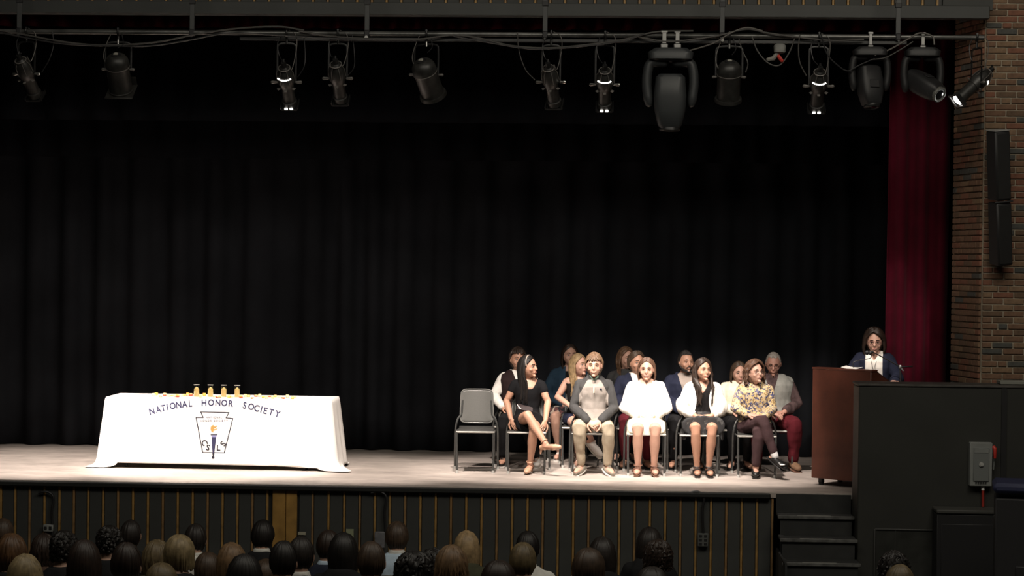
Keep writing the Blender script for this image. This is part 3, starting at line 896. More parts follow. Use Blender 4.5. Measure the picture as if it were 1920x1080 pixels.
def person(label, x, y, z, rz, fig, hairfn, hairm, group=None, lips=M_lip, closed=False):
    t = thing('person', label, 'person', (x, y, z), rz, group)
    b = link('body', fig.body(), t)
    face_parts(fig.headM, b, hairm if hairm is not HB['grey'] else HB['brown'], lips, closed=closed)
    mb = MB(); hairfn(mb, fig.headM); mb.build('hair', hairm, t, 60)
    return t
def garment(t, name, mats, build, voxel=.0085, fold=.010, fold_scale=9, fn=None, seed=0, sm=2):
    mb = MB(); build(mb); me = remesh(mb, voxel, sm, fold, fold_scale, seed)
    if not isinstance(mats, (list, tuple)): mats = [mats]
    paint(me, mats, fn); shade(me, 70)
    return link(name, me, t)
def top_build(fig, inf=.014, upto=1.0, cuff=.002, z0=.50, z1=1.03, hem=0, sleeves=True, puff=0):
    def f(mb):
        fig.torso(mb, inf, z0, z1, hem)
        if sleeves:
            for q in (-1, 1):
                fig.arm(mb, q, inf + .002, upto, cuff)
                if puff: mb.ellipsoid(fig.elb[q] + V(0, 0, .03), (.062 + puff, .062 + puff, .10 + puff), 12, 9); mb.ellipsoid(fig.elb[q].lerp(fig.wri[q], .5), (.07 + puff, .08, .055 + puff), 12, 9)
    return f
def pants_build(fig, inf=.012, cuff=.008, upto=.96):
    def f(mb):
        fig.torso(mb, inf * .7, .43, .62)
        for q in (-1, 1): fig.leg(mb, q, inf, upto, cuff)
    return f
def skirt_build(fig, inf=.018, reach=.80, drop=.10, flare=.02):
    """hangs over both thighs as one shape and drops a little at the hem"""
    def f(mb):
        fig.torso(mb, inf * .8, .46, .68)
        rs = []
        hl, hr = fig.hip[-1], fig.hip[1]; kl, kr = fig.knee[-1], fig.knee[1]
        for t in (0, .3, .6, reach * .9, reach):
            a, b = hl.lerp(kl, t), hr.lerp(kr, t)
            rs.append((a, b, .086 - .020 * t + inf + flare * t))
        vs = []; S = 28
        for a, b, r in rs:
            c = (a + b) / 2; hw = abs(b.x - a.x) / 2 + r
            zt, zb = max(a.z, b.z) + r, min(a.z, b.z) - r * .75
            for k in range(S):
                th = 2 * pi * k / S; ca, sa = cos(th), sin(th)
                X = c.x + (hw + .012 * flare / .02 * .5) * math.copysign(abs(ca) ** .75, ca)
                Z_ = (zt + zb) / 2 + (zt - zb) / 2 * math.copysign(abs(sa) ** .75, sa)
                vs.append((X, c.y, Z_))
        n = len(rs)
        fs = [(i * S + k, (i + 1) * S + k, (i + 1) * S + (k + 1) % S, i * S + (k + 1) % S) for i in range(n - 1) for k in range(S)]
        fs.append(tuple(range(S))); fs.append(tuple((n - 1) * S + k for k in range(S))[::-1])
        mb.add(vs, fs)
        if drop:
            for q in (-1, 1):                                   # cloth hanging at the outer sides
                h, k = fig.hip[q], fig.knee[q]
                p0 = h.lerp(k, .15) + V(q * (.078 + inf), 0, 0); p1 = h.lerp(k, reach * .96) + V(q * (.066 + inf), 0, 0)
                mb.grid_solid = None
                cs = []
                for i in range(7):
                    c = p0.lerp(p1, i / 6) + V(q * .006 * (i % 2), 0, 0); cs.append(c)
                vs = []
                for c in cs:
                    vs += [c + V(-q * .03, 0, .03), c + V(q * .010, 0, .02), c + V(q * .02, 0, -drop), c + V(-q * .0, 0, -drop * 1.02)]
                fs = []
                for i in range(6):
                    for k_ in range(4): fs.append((i * 4 + k_, i * 4 + (k_ + 1) % 4, (i + 1) * 4 + (k_ + 1) % 4, (i + 1) * 4 + k_)[::-q])
                fs.append((0, 1, 2, 3)[::q]); fs.append((24, 25, 26, 27)[::-q])
                mb.add(vs, fs)
    return f

M_sole = mat('white_rubber_sole', (.62, .60, .56), .6)
def shoe(fig, t, q, m, inf=.006, sole=M_sole, kind='sneaker', name='shoe', label=None):
    mb = MB(); heel, ball, tip, dn, d = fig.foot(mb, q, inf)
    if kind in ('sneaker', 'boot', 'dress'):
        if kind == 'boot':
            a = fig.ank[q]; mb.tube([a, a + (fig.knee[q] - a).normalized() * .07], [.042, .046], 12, round_=True)
        me = remesh(mb, .007, 1)
        ank = fig.ank[q] + V(0, 0, 0)
        up = (fig.knee[q] - ank).normalized()
        if kind != 'boot': paint(me, [m], lambda c: -1 if (c - ank).dot(up) > -.004 else 0)
        else: paint(me, [m], None)
        shade(me, 60); o = link(name, me, t)
        sb = MB(); w = Vector(d.cross(dn)).normalized()
        h2 = heel - d * (.030 + inf); t2 = tip + d * (.020 + inf)
        th = .012 if kind != 'sneaker' else .018
        path = [h2, heel.lerp(tip, .35), ball, t2]
        sb.tube([p + dn * (.022 + inf) for p in path], [.026 + inf, .036 + inf, .043 + inf, .022 + inf], 14, flat=.34, up=-dn, round_=False)
        sb.build('sole', sole, o)
        if kind == 'sneaker':
            lb = MB()
            for k in range(4):
                c = heel.lerp(tip, .40 + .09 * k) - dn * (.030 + inf - .004 * k); lb.tube([c - w * .018, c - dn * .004, c + w * .018], .003, 5)
            lb.build('laces', m if k else m, o)
    elif kind == 'sandal':
        w = Vector(d.cross(dn)).normalized()
        base = MB()
        base.tube([p + dn * .026 for p in (heel - d * .03, heel.lerp(tip, .35), ball, tip + d * .025)], [.026, .034, .043, .026], 14, flat=.34, up=-dn)
        base.tube([heel + dn * .02, heel + dn * .045], [.026, .022], 10)
        o = base.build(name, m, t)
        sb = MB()
        for f_, r in ((.78, .046), (.55, .044)):
            c = heel.lerp(tip, f_); sb.tube([c + w * r * cos(a) - dn * r * .85 * sin(a) for a in [pi * k / 8 for k in range(9)]], .007, 6, flat=.5)
        c = fig.ank[q] + dn * .0
        up = (fig.knee[q] - fig.ank[q]).normalized(); e1 = w; e2 = up.cross(w)
        sb.tube([c + up * .012 + (e1 * cos(a) + e2 * sin(a)) * .040 for a in [2 * pi * k / 12 for k in range(13)]], .006, 6)
        sb.build('strap', m, o)
    elif kind == 'pump':
        me = remesh(mb, .007, 1); ank = fig.ank[q]
        def keep(c):
            f_ = (c - heel).dot(d) / (tip - heel).length
            hgt = (c - heel).dot(-dn)
            return 0 if (hgt < .002 or f_ > .72 or (f_ < .08 and hgt < .03)) else -1
        paint(me, [m], keep); shade(me, 60); o = link(name, me, t)
        sb = MB(); sb.tube([heel + dn * .02 - d * .01, heel + dn * .075 - d * .012], [.016, .007], 8); sb.build('heel', m, o)
        st_ = MB(); up = (fig.knee[q] - ank).normalized(); w = Vector(d.cross(dn)).normalized(); e2 = up.cross(w)
        st_.tube([ank + up * .03 + (w * cos(a) + e2 * sin(a)) * .039 for a in [2 * pi * k / 12 for k in range(13)]], .004, 6); st_.build('ankle_strap', m, o)
def glasses(M, parent, m):
    b = MB(); b.M = M
    for s in (-1, 1):
        pts = [(s * .033 + .024 * cos(a), -.0985 + .004 * abs(cos(a)), .008 + .018 * sin(a)) for a in [2 * pi * k / 14 for k in range(15)]]
        b.tube(pts, .0022, 5, caps=False)
        b.tube([(s * .057, -.094, .012), (s * .078, -.05, .012), (s * .083, .01, .004)], .0018, 5)
    b.tube([(-.010, -.101, .011), (.010, -.101, .011)], .0022, 5)
    return b.build('glasses', m, parent)

# ================================================================ stage chairs
M_shell = mat('dark_grey_chair_shell', (.115, .115, .108), .38, bump=.15, bump_scale=200)
M_frame = mat('grey_chair_tube', (.085, .088, .085), .35, .5)
M_foot = mat('chair_foot_glide', (.42, .42, .40), .4)
M_seatedge = mat('pale_seat_edge', (.38, .37, .34), .4)
def make_chair():
    t = thing('stage_chair', 'x', 'chair')
    # origin: between the two front feet
    b = MB()                                           # curved back shell
    def back(u, v):
        x = (u - .5) * 2; vv = (v - .5) * 2
        hw = .178 - (.0 if v < .5 else .004) ; hh = .180
        X = x * hw; Z = vv * hh
        m_ = max(abs(x), abs(vv)); r_ = m_ / max(1e-6, (abs(x) ** 7 + abs(vv) ** 7) ** (1 / 7)); X *= lerp(1, r_, m_ ** 2); Z *= lerp(1, r_, m_ ** 2)
        return (X, .40 + .045 * (v) + .030 * (1 - x * x), .68 + Z)
    b.grid(back, 20, 14)
    bk = b.build('backrest', M_shell, t, 60); q = bk.modifiers.new('s', 'SOLIDIFY'); q.thickness = .009
    b = MB()
    pts = []
    for k in range(64):
        a = 2 * pi * k / 64; g_ = 1 / max(abs(cos(a)), abs(sin(a))); u = .5 + .5 * g_ * cos(a); v = .5 + .5 * g_ * sin(a)
        pts.append(back(u, v))
    b.tube([(p[0], p[1] - .002, p[2]) for p in pts + [pts[0]]], .006, 6, caps=False); b.build('rim', mat('pale_shell_rim', (.17, .17, .16), .35), bk)
    b = MB()
    def seat(u, v):
        x = (u - .5) * 2
        X = x * (.200 - .015 * v); Y = .0 + .40 * v
        Z = .448 - .010 * (1 - x * x) * sin(pi * min(1, v * 1.1)) + .0 * v
        if v < .12: Z -= .018 * (1 - v / .12) ** 2
        if v > .9: Z += .02 * (v - .9) / .1
        return (X, Y, Z)
    b.grid(seat, 14, 14); se = b.build('seat', mat('dark_seat_shell', (.030, .030, .028), .5), t, 60); q = se.modifiers.new('s', 'SOLIDIFY'); q.thickness = .010
    b = MB(); b.tube([(x, -.004, .434) for x in (-.198, -.1, 0, .1, .198)], .0095, 8, round_=True); b.build('front_rail', M_seatedge, t)
    b = MB()
    for s in (-1, 1):
        b.tube(catmull([(s * .197, .0, .435), (s * .20, .2, .430), (s * .205, .36, .425)], 4), .010, 8)
        b.tube(catmull([(s * .215, .37, .50), (s * .198, .385, .55), (s * .165, .415, .60), (s * .155, .44, .74)], 5), .011, 8)
    b.tube([(-.2, .22, .425), (.2, .22, .425)], .009, 8); b.build('seat_frame', M_frame, t)
    for s in (-1, 1):
        b = MB(); b.tube(catmull([(s * .190, .0, .012), (s * .194, .0, .2), (s * .197, -.002, .435)], 4), .0115, 8); l = b.build('leg', M_frame, t)
        b = MB(); b.tube([(s * .190, 0, .0), (s * .190, 0, .03)], .016, 10); b.build('foot_glide', M_foot, l)
        b = MB(); b.tube(catmull([(s * .232, .44, .012), (s * .230, .41, .25), (s * .228, .385, .42), (s * .215, .37, .50)], 5), .0115, 8); l = b.build('leg', M_frame, t)
        b = MB(); b.tube([(s * .232, .44, 0), (s * .232, .44, .03)], .015, 10); b.build('foot_glide', M_foot, l)
    return t
chair0 = make_chair(); used = [False]
def place_chair(px, Y, label, rz=0):
    c = chair0 if not used[0] else copy_tree(chair0); used[0] = True
    c.location = (X_at(px, Y), Y, STAGE); c.rotation_euler.z = rz; c['label'] = label; c['group'] = 'grey shell chairs in rows on the stage'
    return c
def X_at(px, Y): return at(px, 850, Y).x
FR, R2, R3Y = 1.40, 2.13, 2.86                        # y of the front legs of the three rows
place_chair(891, FR, 'empty grey shell chair at the left end of the front row', radians(2))
place_chair(987, FR, 'grey shell chair under the cross-legged woman in the black dress')
place_chair(1108, FR, 'grey shell chair under the boy in the grey fleece pullover')
place_chair(1212, FR, 'grey shell chair under the woman in the white sweater and skirt')
place_chair(1311, FR, 'grey shell chair under the woman in the white cardigan and black top')
place_chair(1419, FR, 'grey shell chair under the person in the floral shirt')
place_chair(960, R2, 'grey shell chair under the man in the dark vest with white sleeves')
place_chair(1088, R2, 'grey shell chair under the blonde woman in profile')
place_chair(1190, R2, 'grey shell chair under the long-haired man in the navy suit')
place_chair(1285, R2, 'grey shell chair under the bearded man in the navy blazer')
place_chair(1378, R2, 'grey shell chair under the hidden person in cream')
place_chair(1452, R2, 'grey shell chair under the grey-haired man in the vest')
place_chair(1060, R3Y, 'grey shell chair under the woman in the denim jacket')
place_chair(1170, R3Y, 'grey shell chair under the long-haired woman in the third row')

# ---------------------------------------------------------------- fabrics
F = lambda n, c, **k: mat(n, c, k.pop('rough', .85), noise_amt=k.pop('na', .08), noise_scale=k.pop('ns', 25), spec=.15, bump=.25, bump_scale=180, **k)
C_blackdress = F('black_dress_fabric', (.006, .006, .007)); C_greyfl = F('light_grey_fleece', (.29, .26, .235)); C_darkfl = F('charcoal_fleece', (.045, .045, .045))
C_mint = F('mint_collar_cotton', (.28, .40, .33)); C_khaki = F('khaki_twill', (.36, .305, .225)); C_white = F('white_knit', (.80, .76, .70))
C_cream = F('cream_lace', (.78, .70, .56)); C_blacktop = F('black_jersey', (.009, .008, .008)); C_navy = F('navy_wool', (.014, .017, .034))
C_plum = F('plum_brown_trousers', (.055, .031, .033)); C_denim = F('denim_blue', (.022, .046, .075)); C_maroon = F('maroon_twill', (.095, .011, .017))
C_vest = F('grey_quilted_vest', (.31, .31, .285)); C_plaid = F('plaid_flannel', (.085, .055, .055), na=.5, ns=12); C_darkvest = F('dark_brown_vest', (.020, .011, .011))
C_blackp = F('black_trousers', (.009, .009, .010)); C_shirt = F('white_shirt_cotton', (.72, .70, .66)); C_tanshirt = F('pale_tan_shirt', (.30, .25, .22))
C_tan = mat('nude_leather', (.50, .30, .20), .35); C_blk = mat('black_leather', (.012, .012, .012), .35); C_brn = mat('brown_strap_leather', (.14, .07, .045), .5)
C_boot = mat('tan_suede', (.20, .115, .065), .8); C_snk = mat('grey_beige_sneaker', (.30, .275, .225), .7); C_wsnk = mat('white_sneaker', (.70, .68, .64), .6)
C_sock = F('white_sock', (.75, .75, .75))
def speckle(name, cols, scale, rough=.85):
    m = bpy.data.materials.new(name); m.use_nodes = True; nt = m.node_tree; b = nt.nodes['Principled BSDF']
    tc = nt.nodes.new('ShaderNodeTexCoord'); v = nt.nodes.new('ShaderNodeTexVoronoi'); v.inputs['Scale'].default_value = scale
    n = nt.nodes.new('ShaderNodeTexNoise'); n.inputs['Scale'].default_value = scale * .8
    mx = nt.nodes.new('ShaderNodeVectorMath'); mx.operation = 'MULTIPLY_ADD'; mx.inputs[1].default_value = (.06, .06, .06)
    nt.links.new(tc.outputs['Object'], n.inputs[0]); nt.links.new(n.outputs['Color'], mx.inputs[0]); nt.links.new(tc.outputs['Object'], mx.inputs[2])
    nt.links.new(mx.outputs[0], v.inputs['Vector'])
    s = nt.nodes.new('ShaderNodeSeparateColor'); nt.links.new(v.outputs['Color'], s.inputs[0])
    r = nt.nodes.new('ShaderNodeValToRGB'); r.color_ramp.interpolation = 'CONSTANT'
    while len(r.color_ramp.elements) < len(cols): r.color_ramp.elements.new(.5)
    for i, (p, c) in enumerate(cols): r.color_ramp.elements[i].position = p; r.color_ramp.elements[i].color = (*c, 1)
    nt.links.new(s.outputs[0], r.inputs[0]); nt.links.new(r.outputs[0], b.inputs['Base Color']); b.inputs['Roughness'].default_value = rough
    return m
C_floral = speckle('floral_print', [(0, (.62, .46, .24)), (.38, (.035, .035, .08)), (.60, (.50, .42, .30)), (.74, (.30, .20, .08)), (.88, (.10, .11, .22))], 58)
C_skirtfl = speckle('dark_floral_skirt', [(0, (.015, .015, .02)), (.6, (.40, .33, .27)), (.8, (.12, .05, .05))], 22)
C_skirtdk = speckle('dark_patterned_skirt', [(0, (.014, .014, .015)), (.75, (.05, .05, .048)), (.9, (.02, .02, .02))], 30)
G = 'people seated on the stage'
SF = FR + .34                                          # hips of the front row
def place(px, hipY, off=0): return X_at(px, hipY - .15), hipY

# F1: cross-legged woman, black dress, looking to the right
x, y = place(987, SF)
f = Figure(top=1.235, width=.93, girth=.93, head_yaw=62, head_s=.97, skin='tan',
    legs={('knee', -1): (.02, -.40, .625), ('ank', -1): (.215, -.53, .34), ('toe', -1): (.355, -.62, .315),
          ('knee', 1): (.085, -.42, .485), ('ank', 1): (.045, -.30, .10), ('toe', 1): (.015, -.44, .035)},
    arms={('elb', -1): (-.225, .03, .74), ('wri', -1): (-.17, -.14, .565), ('hd', -1): (.45, -.45, -.75), ('hn', -1): (-.6, -.7, .3),
          ('elb', 1): (.215, .0, .74), ('wri', 1): (.20, -.20, .555), ('hd', 1): (-.2, -.6, -.6), ('hn', 1): (.7, -.5, .3)})
p = person('young woman in a black dress sitting cross-legged, long black hair, looking right', x, y, STAGE, 0, f,
    lambda mb, M: (hair(mb, M, length=.37, face=80, seed=3, part=.5, fwd=.03)), HB['black'], G)
b = MB(); b.M = f.headM; b.tube([(.088 * cos(a), -.03 + .02 * sin(a), .02 + .112 * sin(a)) for a in [pi * k / 14 for k in range(15)]], .008, 6, flat=.5, up=(0, 1, 0))
b.build('hairband', mat('pearl_hairband', (.55, .45, .38), .4), p)
garment(p, 'dress', C_blackdress, lambda mb: (top_build(f, .010, .16, 0, .43, 1.045)(mb), skirt_build(f, .012, .60, .03, .0)(mb)), fold=.006,
        fn=lambda c: -1 if (c.y < .05 and c.z > f.Z(.90) and abs(c.x) < .055 + (c.z - f.Z(.90)) * .5) else 0, seed=1)
shoe(f, p, -1, C_tan, kind='pump'); shoe(f, p, 1, C_tan, kind='pump')
b = MB(); b.box((-.02, -.16, .68), (.17, .10, .016), rot=Euler((.5, .25, .15)), bevel=.004); b.box((-.075, -.175, .695), (.04, .08, .006), 1, rot=Euler((.5, .25, .5)))
o = b.build('programme_booklet', [mat('dark_booklet', (.03, .02, .02), .5), C_shirt]); o.location = (x, y, STAGE)
tag(o, 'small dark booklet on the lap of the woman in the black dress', 'booklet')

# F2: boy, grey fleece, khakis, hands clasped
x, y = place(1112, SF)
f = Figure(top=1.265, width=1.02, girth=1.0, lean=.12, head_yaw=-3, head_tilt=3, head_s=1.0, skin='fair',
    legs={('knee', -1): (-.15, -.42, .50), ('ank', -1): (-.125, -.30, .10), ('toe', -1): (-.175, -.46, .04),
          ('knee', 1): (.16, -.42, .50), ('ank', 1): (.155, -.30, .10), ('toe', 1): (.205, -.46, .04)},
    arms={('elb', -1): (-.205, -.08, .69), ('wri', -1): (-.055, -.36, .57), ('hd', -1): (.7, -.45, -.45), ('hn', -1): (-.3, -.8, .5),
          ('elb', 1): (.205, -.08, .69), ('wri', 1): (.080, -.36, .575), ('hd', 1): (-.75, -.40, -.4), ('hn', 1): (.3, -.8, .5)})
f.hcurl = .85
p = person('boy in a grey fleece pullover and khaki trousers sitting with hands clasped', x, y, STAGE, 0, f,
    lambda mb, M: short_hair(mb, M, 5, vol=.019, fringe=.5, lock=.010, curl=.003), hair_mat('sandy_brown', (.115, .068, .038)), G, M_lipm)
def fl(c):
    if c.z > f.Z(1.0) and abs(c.x) < .085: return 1
    lim = .155 - .55 * max(0, c.z - f.Z(.84)) if c.z > f.Z(.84) else .155
    if c.z < f.Z(.66) and abs(c.x) > .12: return 1
    return 0 if (abs(c.x) < lim and c.y > -.17) else 1
garment(p, 'fleece_pullover', [C_greyfl, C_darkfl], top_build(f, .014, .97, .004, .50, 1.08), voxel=.007, fold=.012, fn=lambda c: -1 if (c.y < .03 - f.lean * .5 and c.z > f.Z(.975) and abs(c.x) < .006 + (c.z - f.Z(.975)) * .62) else fl(c), seed=2)
garment(p, 'polo_collar', C_mint, lambda mb: (mb.rings([(0, f.Y(.045, f.Z(.985)), f.Z(.985), .10, .075), (0, f.Y(.04, f.Z(1.02)), f.Z(1.02) + .0, .078, .070), (0, f.Y(.04, f.Z(1.05)), f.Z(1.05), .064, .062)], 20)),
        voxel=.006, fold=.003, fn=lambda c: -1 if (abs(c.x) < (c.z - f.Z(1.0)) * .8 and c.y < 0) else 0)
b = MB()
def chest(px_, z, e=.004):                             # a point on the chest front of the boy
    return V(px_, f.Y(.045, z) - .116 * f.g - .022 - e, z)
b.tube([chest(0, f.Z(.86)), chest(0, f.Z(.93)) + V(0, .006, 0)], .006, 6); b.build('zip', C_cream, p)
b = MB(); b.box(chest(.075, f.Z(.90)) + V(0, .012, 0), (.020, .006, .014)); b.box(chest(.075, f.Z(.906)) + V(0, .011, 0), (.008, .006, .012)); b.build('chest_emblem', C_navy, p)
garment(p, 'trousers', C_khaki, pants_build(f, .017, .010), fold=.012, seed=3)
for q in (-1, 1): shoe(f, p, q, C_snk, .010)

# F3: woman in white sweater and pale skirt
x, y = place(1211, SF)
f = Figure(top=1.225, width=.98, girth=1.02, head_yaw=-4, head_tilt=4, head_s=.97, skin='fair',
    legs={('knee', -1): (-.092, -.42, .50), ('ank', -1): (-.085, -.31, .10), ('toe', -1): (-.10, -.47, .045),
          ('knee', 1): (.092, -.42, .50), ('ank', 1): (.085, -.31, .10), ('toe', 1): (.10, -.47, .045)},
    arms={('elb', -1): (-.225, -.02, .69), ('wri', -1): (-.085, -.215, .635), ('hd', -1): (.9, -.25, -.15), ('hn', -1): (0, -.35, 1),
          ('elb', 1): (.225, -.02, .69), ('wri', 1): (.085, -.23, .625), ('hd', 1): (-.9, -.2, -.15), ('hn', 1): (0, -.35, 1)})
p = person('young woman in a white sweater and pale skirt with straight brown hair, bare legs together', x, y, STAGE, 0, f,
    lambda mb, M: hair(mb, M, length=.13, face=82, seed=8), hair_mat('mid_brown', (.085, .045, .028)), G)
garment(p, 'dress', C_cream, lambda mb: (f.torso(mb, .012, .43, .99), skirt_build(f, .02, .80, .085, .02)(mb)), fold=.012, seed=4)
garment(p, 'cardigan', C_white, top_build(f, .020, .94, .004, .56, 1.03, puff=.0), fold=.014,
        fn=lambda c: -1 if (c.y < .02 and abs(c.x) < .062 and c.z > f.Z(.74)) else 0, seed=5)
for q in (-1, 1): shoe(f, p, q, C_brn, kind='sandal', name='sandal')

# F4: woman with white cardigan, black top, dark skirt
x, y = place(1317, SF)
f = Figure(top=1.225, width=.95, girth=.96, head_yaw=24, head_s=.97, skin='tan',
    legs={('knee', -1): (-.088, -.43, .52), ('ank', -1): (-.062, -.31, .10), ('toe', -1): (-.062, -.47, .045),
          ('knee', 1): (.088, -.43, .52), ('ank', 1): (.062, -.31, .10), ('toe', 1): (.075, -.47, .045)},
    arms={('elb', -1): (-.215, .0, .70), ('wri', -1): (-.085, -.245, .635), ('hd', -1): (.9, -.25, -.15), ('hn', -1): (0, -.45, 1),
          ('elb', 1): (.205, .0, .70), ('wri', 1): (.09, -.245, .64), ('hd', 1): (-.9, -.2, -.15), ('hn', 1): (0, -.45, 1)})
p = person('young woman in a white cardigan over a black top with very long dark wavy hair', x, y, STAGE, 0, f,
    lambda mb, M: hair(mb, M, length=.37, face=76, n=62, vol=.014, lock=.014, wave=.009, seed=12, part=.6, fwd=.085), HB['dark'], G)
garment(p, 'blouse', C_blacktop, lambda mb: f.torso(mb, .007, .43, 1.045), fold=.003,
        fn=lambda c: -1 if (c.y < .04 and c.z > f.Z(.88) and abs(c.x) < (c.z - f.Z(.88)) * .55) else 0, seed=6)
garment(p, 'cardigan', C_white, top_build(f, .018, .90, .006, .54, 1.03, puff=.004), fold=.014,
        fn=lambda c: -1 if (c.y < .02 and abs(c.x) < .085 + .02 * sin(c.z * 14)) else 0, seed=7)
garment(p, 'skirt', C_skirtdk, skirt_build(f, .028, .80, .13, .03), fold=.014, seed=8)
for q in (-1, 1): shoe(f, p, q, C_blk, kind='sandal', name='sandal')

# F5: floral shirt, glasses, curly bob, crossed legs
x, y = place(1416, SF)
f = Figure(top=1.205, width=.98, girth=.98, head_yaw=26, head_tilt=-6, head_s=.98, skin='fair',
    legs={('knee', -1): (.06, -.42, .60), ('ank', -1): (.185, -.44, .24), ('toe', -1): (.275, -.56, .13),
          ('knee', 1): (.015, -.40, .475), ('ank', 1): (-.005, -.33, .10), ('toe', 1): (-.015, -.47, .045)},
    arms={('elb', -1): (-.205, -.02, .71), ('wri', -1): (-.09, -.20, .655), ('hd', -1): (.9, -.25, -.1), ('hn', -1): (0, -.35, 1),
          ('elb', 1): (.185, .0, .70), ('wri', 1): (.085, -.20, .635), ('hd', 1): (-.8, -.4, .05), ('hn', 1): (0, -.35, 1)})
p = person('person in a floral shirt and plum trousers with curly brown bob and glasses, legs crossed', x, y, STAGE, 0, f,
    lambda mb, M: hair(mb, M, length=.10, face=80, n=72, vol=.032, lock=.012, curl=.009, seed=15, part=.8), hair_mat('curly_brown', (.085, .045, .028)), G)
glasses(f.headM, p, C_blk)
garment(p, 'floral_shirt', C_floral, top_build(f, .014, .95, .006, .50, 1.045), fold=.012,
        fn=lambda c: -1 if (c.y < .04 and c.z > f.Z(.965) and abs(c.x) < (c.z - f.Z(.965)) * .6) else 0, seed=9)
garment(p, 'trousers', C_plum, pants_build(f, .012, .012, .93), fold=.010, seed=10)
b = MB(); b.tube([f.ank[-1] + (f.knee[-1] - f.ank[-1]).normalized() * .06, f.ank[-1]], [.040, .040], 12, round_=True); b.build('sock', C_sock, p)
for q in (-1, 1): shoe(f, p, q, C_blk, kind='dress', sole=C_blk)
b = MB(); tt = f.toe[-1]; b.ellipsoid(tt + V(-.025, -.02, .035), (.03, .03, .008)); b.build('shoe_tip', C_sock, p)

# second row -----------------------------------------------------
SB = R2 + .34
bl = lambda a=.11: {('knee', -1): (-a, -.40, .50), ('ank', -1): (-a, -.26, .10), ('toe', -1): (-a - .03, -.42, .045),
                    ('knee', 1): (a, -.40, .50), ('ank', 1): (a, -.26, .10), ('toe', 1): (a + .03, -.42, .045)}
x, y = place(968, SB)
f = Figure(top=1.28, width=1.05, girth=1.05, head_yaw=14, head_s=1.0, skin='tan',
    legs={**bl(.12), ('ank', -1): (-.14, -.28, .10), ('toe', -1): (-.15, -.44, .045), ('ank', 1): (.225, -.34, .10), ('toe', 1): (.24, -.50, .045)},
    arms={('elb', -1): (-.255, .0, .74), ('wri', -1): (-.15, -.18, .64)})
p = person('man in a dark brown vest with white sleeves behind the woman in the black dress', x, y, STAGE, 0, f,
    lambda mb, M: short_hair(mb, M, 21, vol=.018, fringe=.4, curl=.004, lock=.010), HB['dark'], G, M_lipm)
garment(p, 'shirt', C_shirt, top_build(f, .016, .95, .004, .50, 1.045), fold=.012, seed=11)
garment(p, 'vest', C_darkvest, lambda mb: f.torso(mb, .030, .52, 1.045), fold=.008, seed=12, fn=lambda c: -1 if (c.y < 0 and c.z > f.Z(.9) and abs(c.x) < (c.z - f.Z(.9)) * .45) else 0)
garment(p, 'trousers', C_blackp, pants_build(f, .016), fold=.01, seed=13)
for q in (-1, 1): shoe(f, p, q, C_wsnk if q > 0 else C_blk, .010)

x, y = place(1088, SB)
f = Figure(top=1.225, width=.90, girth=.88, head_yaw=48, head_s=.96, skin='fair',
    legs={('knee', 1): (.03, -.42, .60), ('ank', 1): (.16, -.40, .30), ('toe', 1): (.25, -.52, .17), ('knee', -1): (-.02, -.40, .48), ('ank', -1): (.02, -.26, .10)},
    arms={('elb', -1): (-.23, .02, .745), ('wri', -1): (-.08, -.18, .66), ('hd', -1): (.9, -.3, -.2)})
p = person('blonde long-haired woman in a black sleeveless top, in profile behind the boy', x - .03, y, STAGE, 0, f,
    lambda mb, M: hair(mb, M, length=.33, face=76, vol=.010, wave=.003, seed=23, fwd=.03), HB['blonde'], G)
garment(p, 'sleeveless_top', C_blacktop, lambda mb: f.torso(mb, .010, .43, 1.045), fold=.006, seed=14, fn=lambda c: -1 if (c.z > f.Z(.93) and abs(c.x) > .085) or (c.z > f.Z(.95) and c.y < .04 and abs(c.x) < .07) else 0)
garment(p, 'shorts', C_navy, lambda mb: (f.torso(mb, .010, .43, .62), [f.leg(mb, q, .012, .22) for q in (-1, 1)]), fold=.008, seed=15)
for q in (-1, 1): shoe(f, p, q, C_wsnk, .010)

x, y = place(1192, SB)
f = Figure(top=1.26, width=1.03, girth=1.0, head_yaw=22, head_s=1.0, skin='tan', legs=bl(.12), arms={})
p = person('man with swept-back brown hair in a navy suit behind the woman in the white sweater', x, y, STAGE, 0, f,
    lambda mb, M: hair(mb, M, length=.02, face=84, vol=.012, seed=25, part=.5), HB['brown'], G, M_lipm)
garment(p, 'shirt', C_shirt, lambda mb: f.torso(mb, .012, .50, 1.05), fold=.004, seed=16)
garment(p, 'suit_jacket', C_navy, top_build(f, .026, .97, .004, .48, 1.045), fold=.010, seed=17, fn=lambda c: -1 if (c.y < 0 and c.z > f.Z(.80) and abs(c.x) < (c.z - f.Z(.80)) * .30) else 0)
garment(p, 'trousers', C_maroon, pants_build(f, .016), fold=.01, seed=18)
for q in (-1, 1): shoe(f, p, q, C_boot, .008, kind='dress', sole=C_blk)

x, y = place(1285, SB)
f = Figure(top=1.275, width=1.08, girth=1.03, head_yaw=20, head_tilt=2, head_s=.98, skin='tan', legs=bl(.13), arms={})
p = person('bearded man with short dark hair in a navy blazer over an open pale shirt', x, y, STAGE, 0, f,
    lambda mb, M: short_hair(mb, M, 27, vol=.009, fringe=.05), HB['soft'], G, M_lipm)
b = MB(); b.M = f.headM
for k in range(17):
    a = lerp(-1.9, 1.9, k / 16); b.tube([(.080 * sin(a), -.010 - .078 * max(0, cos(a)), -.030 - .05 * max(0, cos(a))), (.066 * sin(a), -.014 - .082 * max(0, cos(a)), -.062 - .035 * max(0, cos(a))), (.050 * sin(a), -.02 - .07 * max(0, cos(a)), -.085 - .022 * max(0, cos(a)))], [.008, .010, .006], 6, round_=True)
b.tube([(-.03, -.094, -.052), (-.012, -.106, -.040), (.012, -.106, -.040), (.03, -.094, -.052)], .005, 6, round_=True)
b.build('beard', HB['soft'], p)
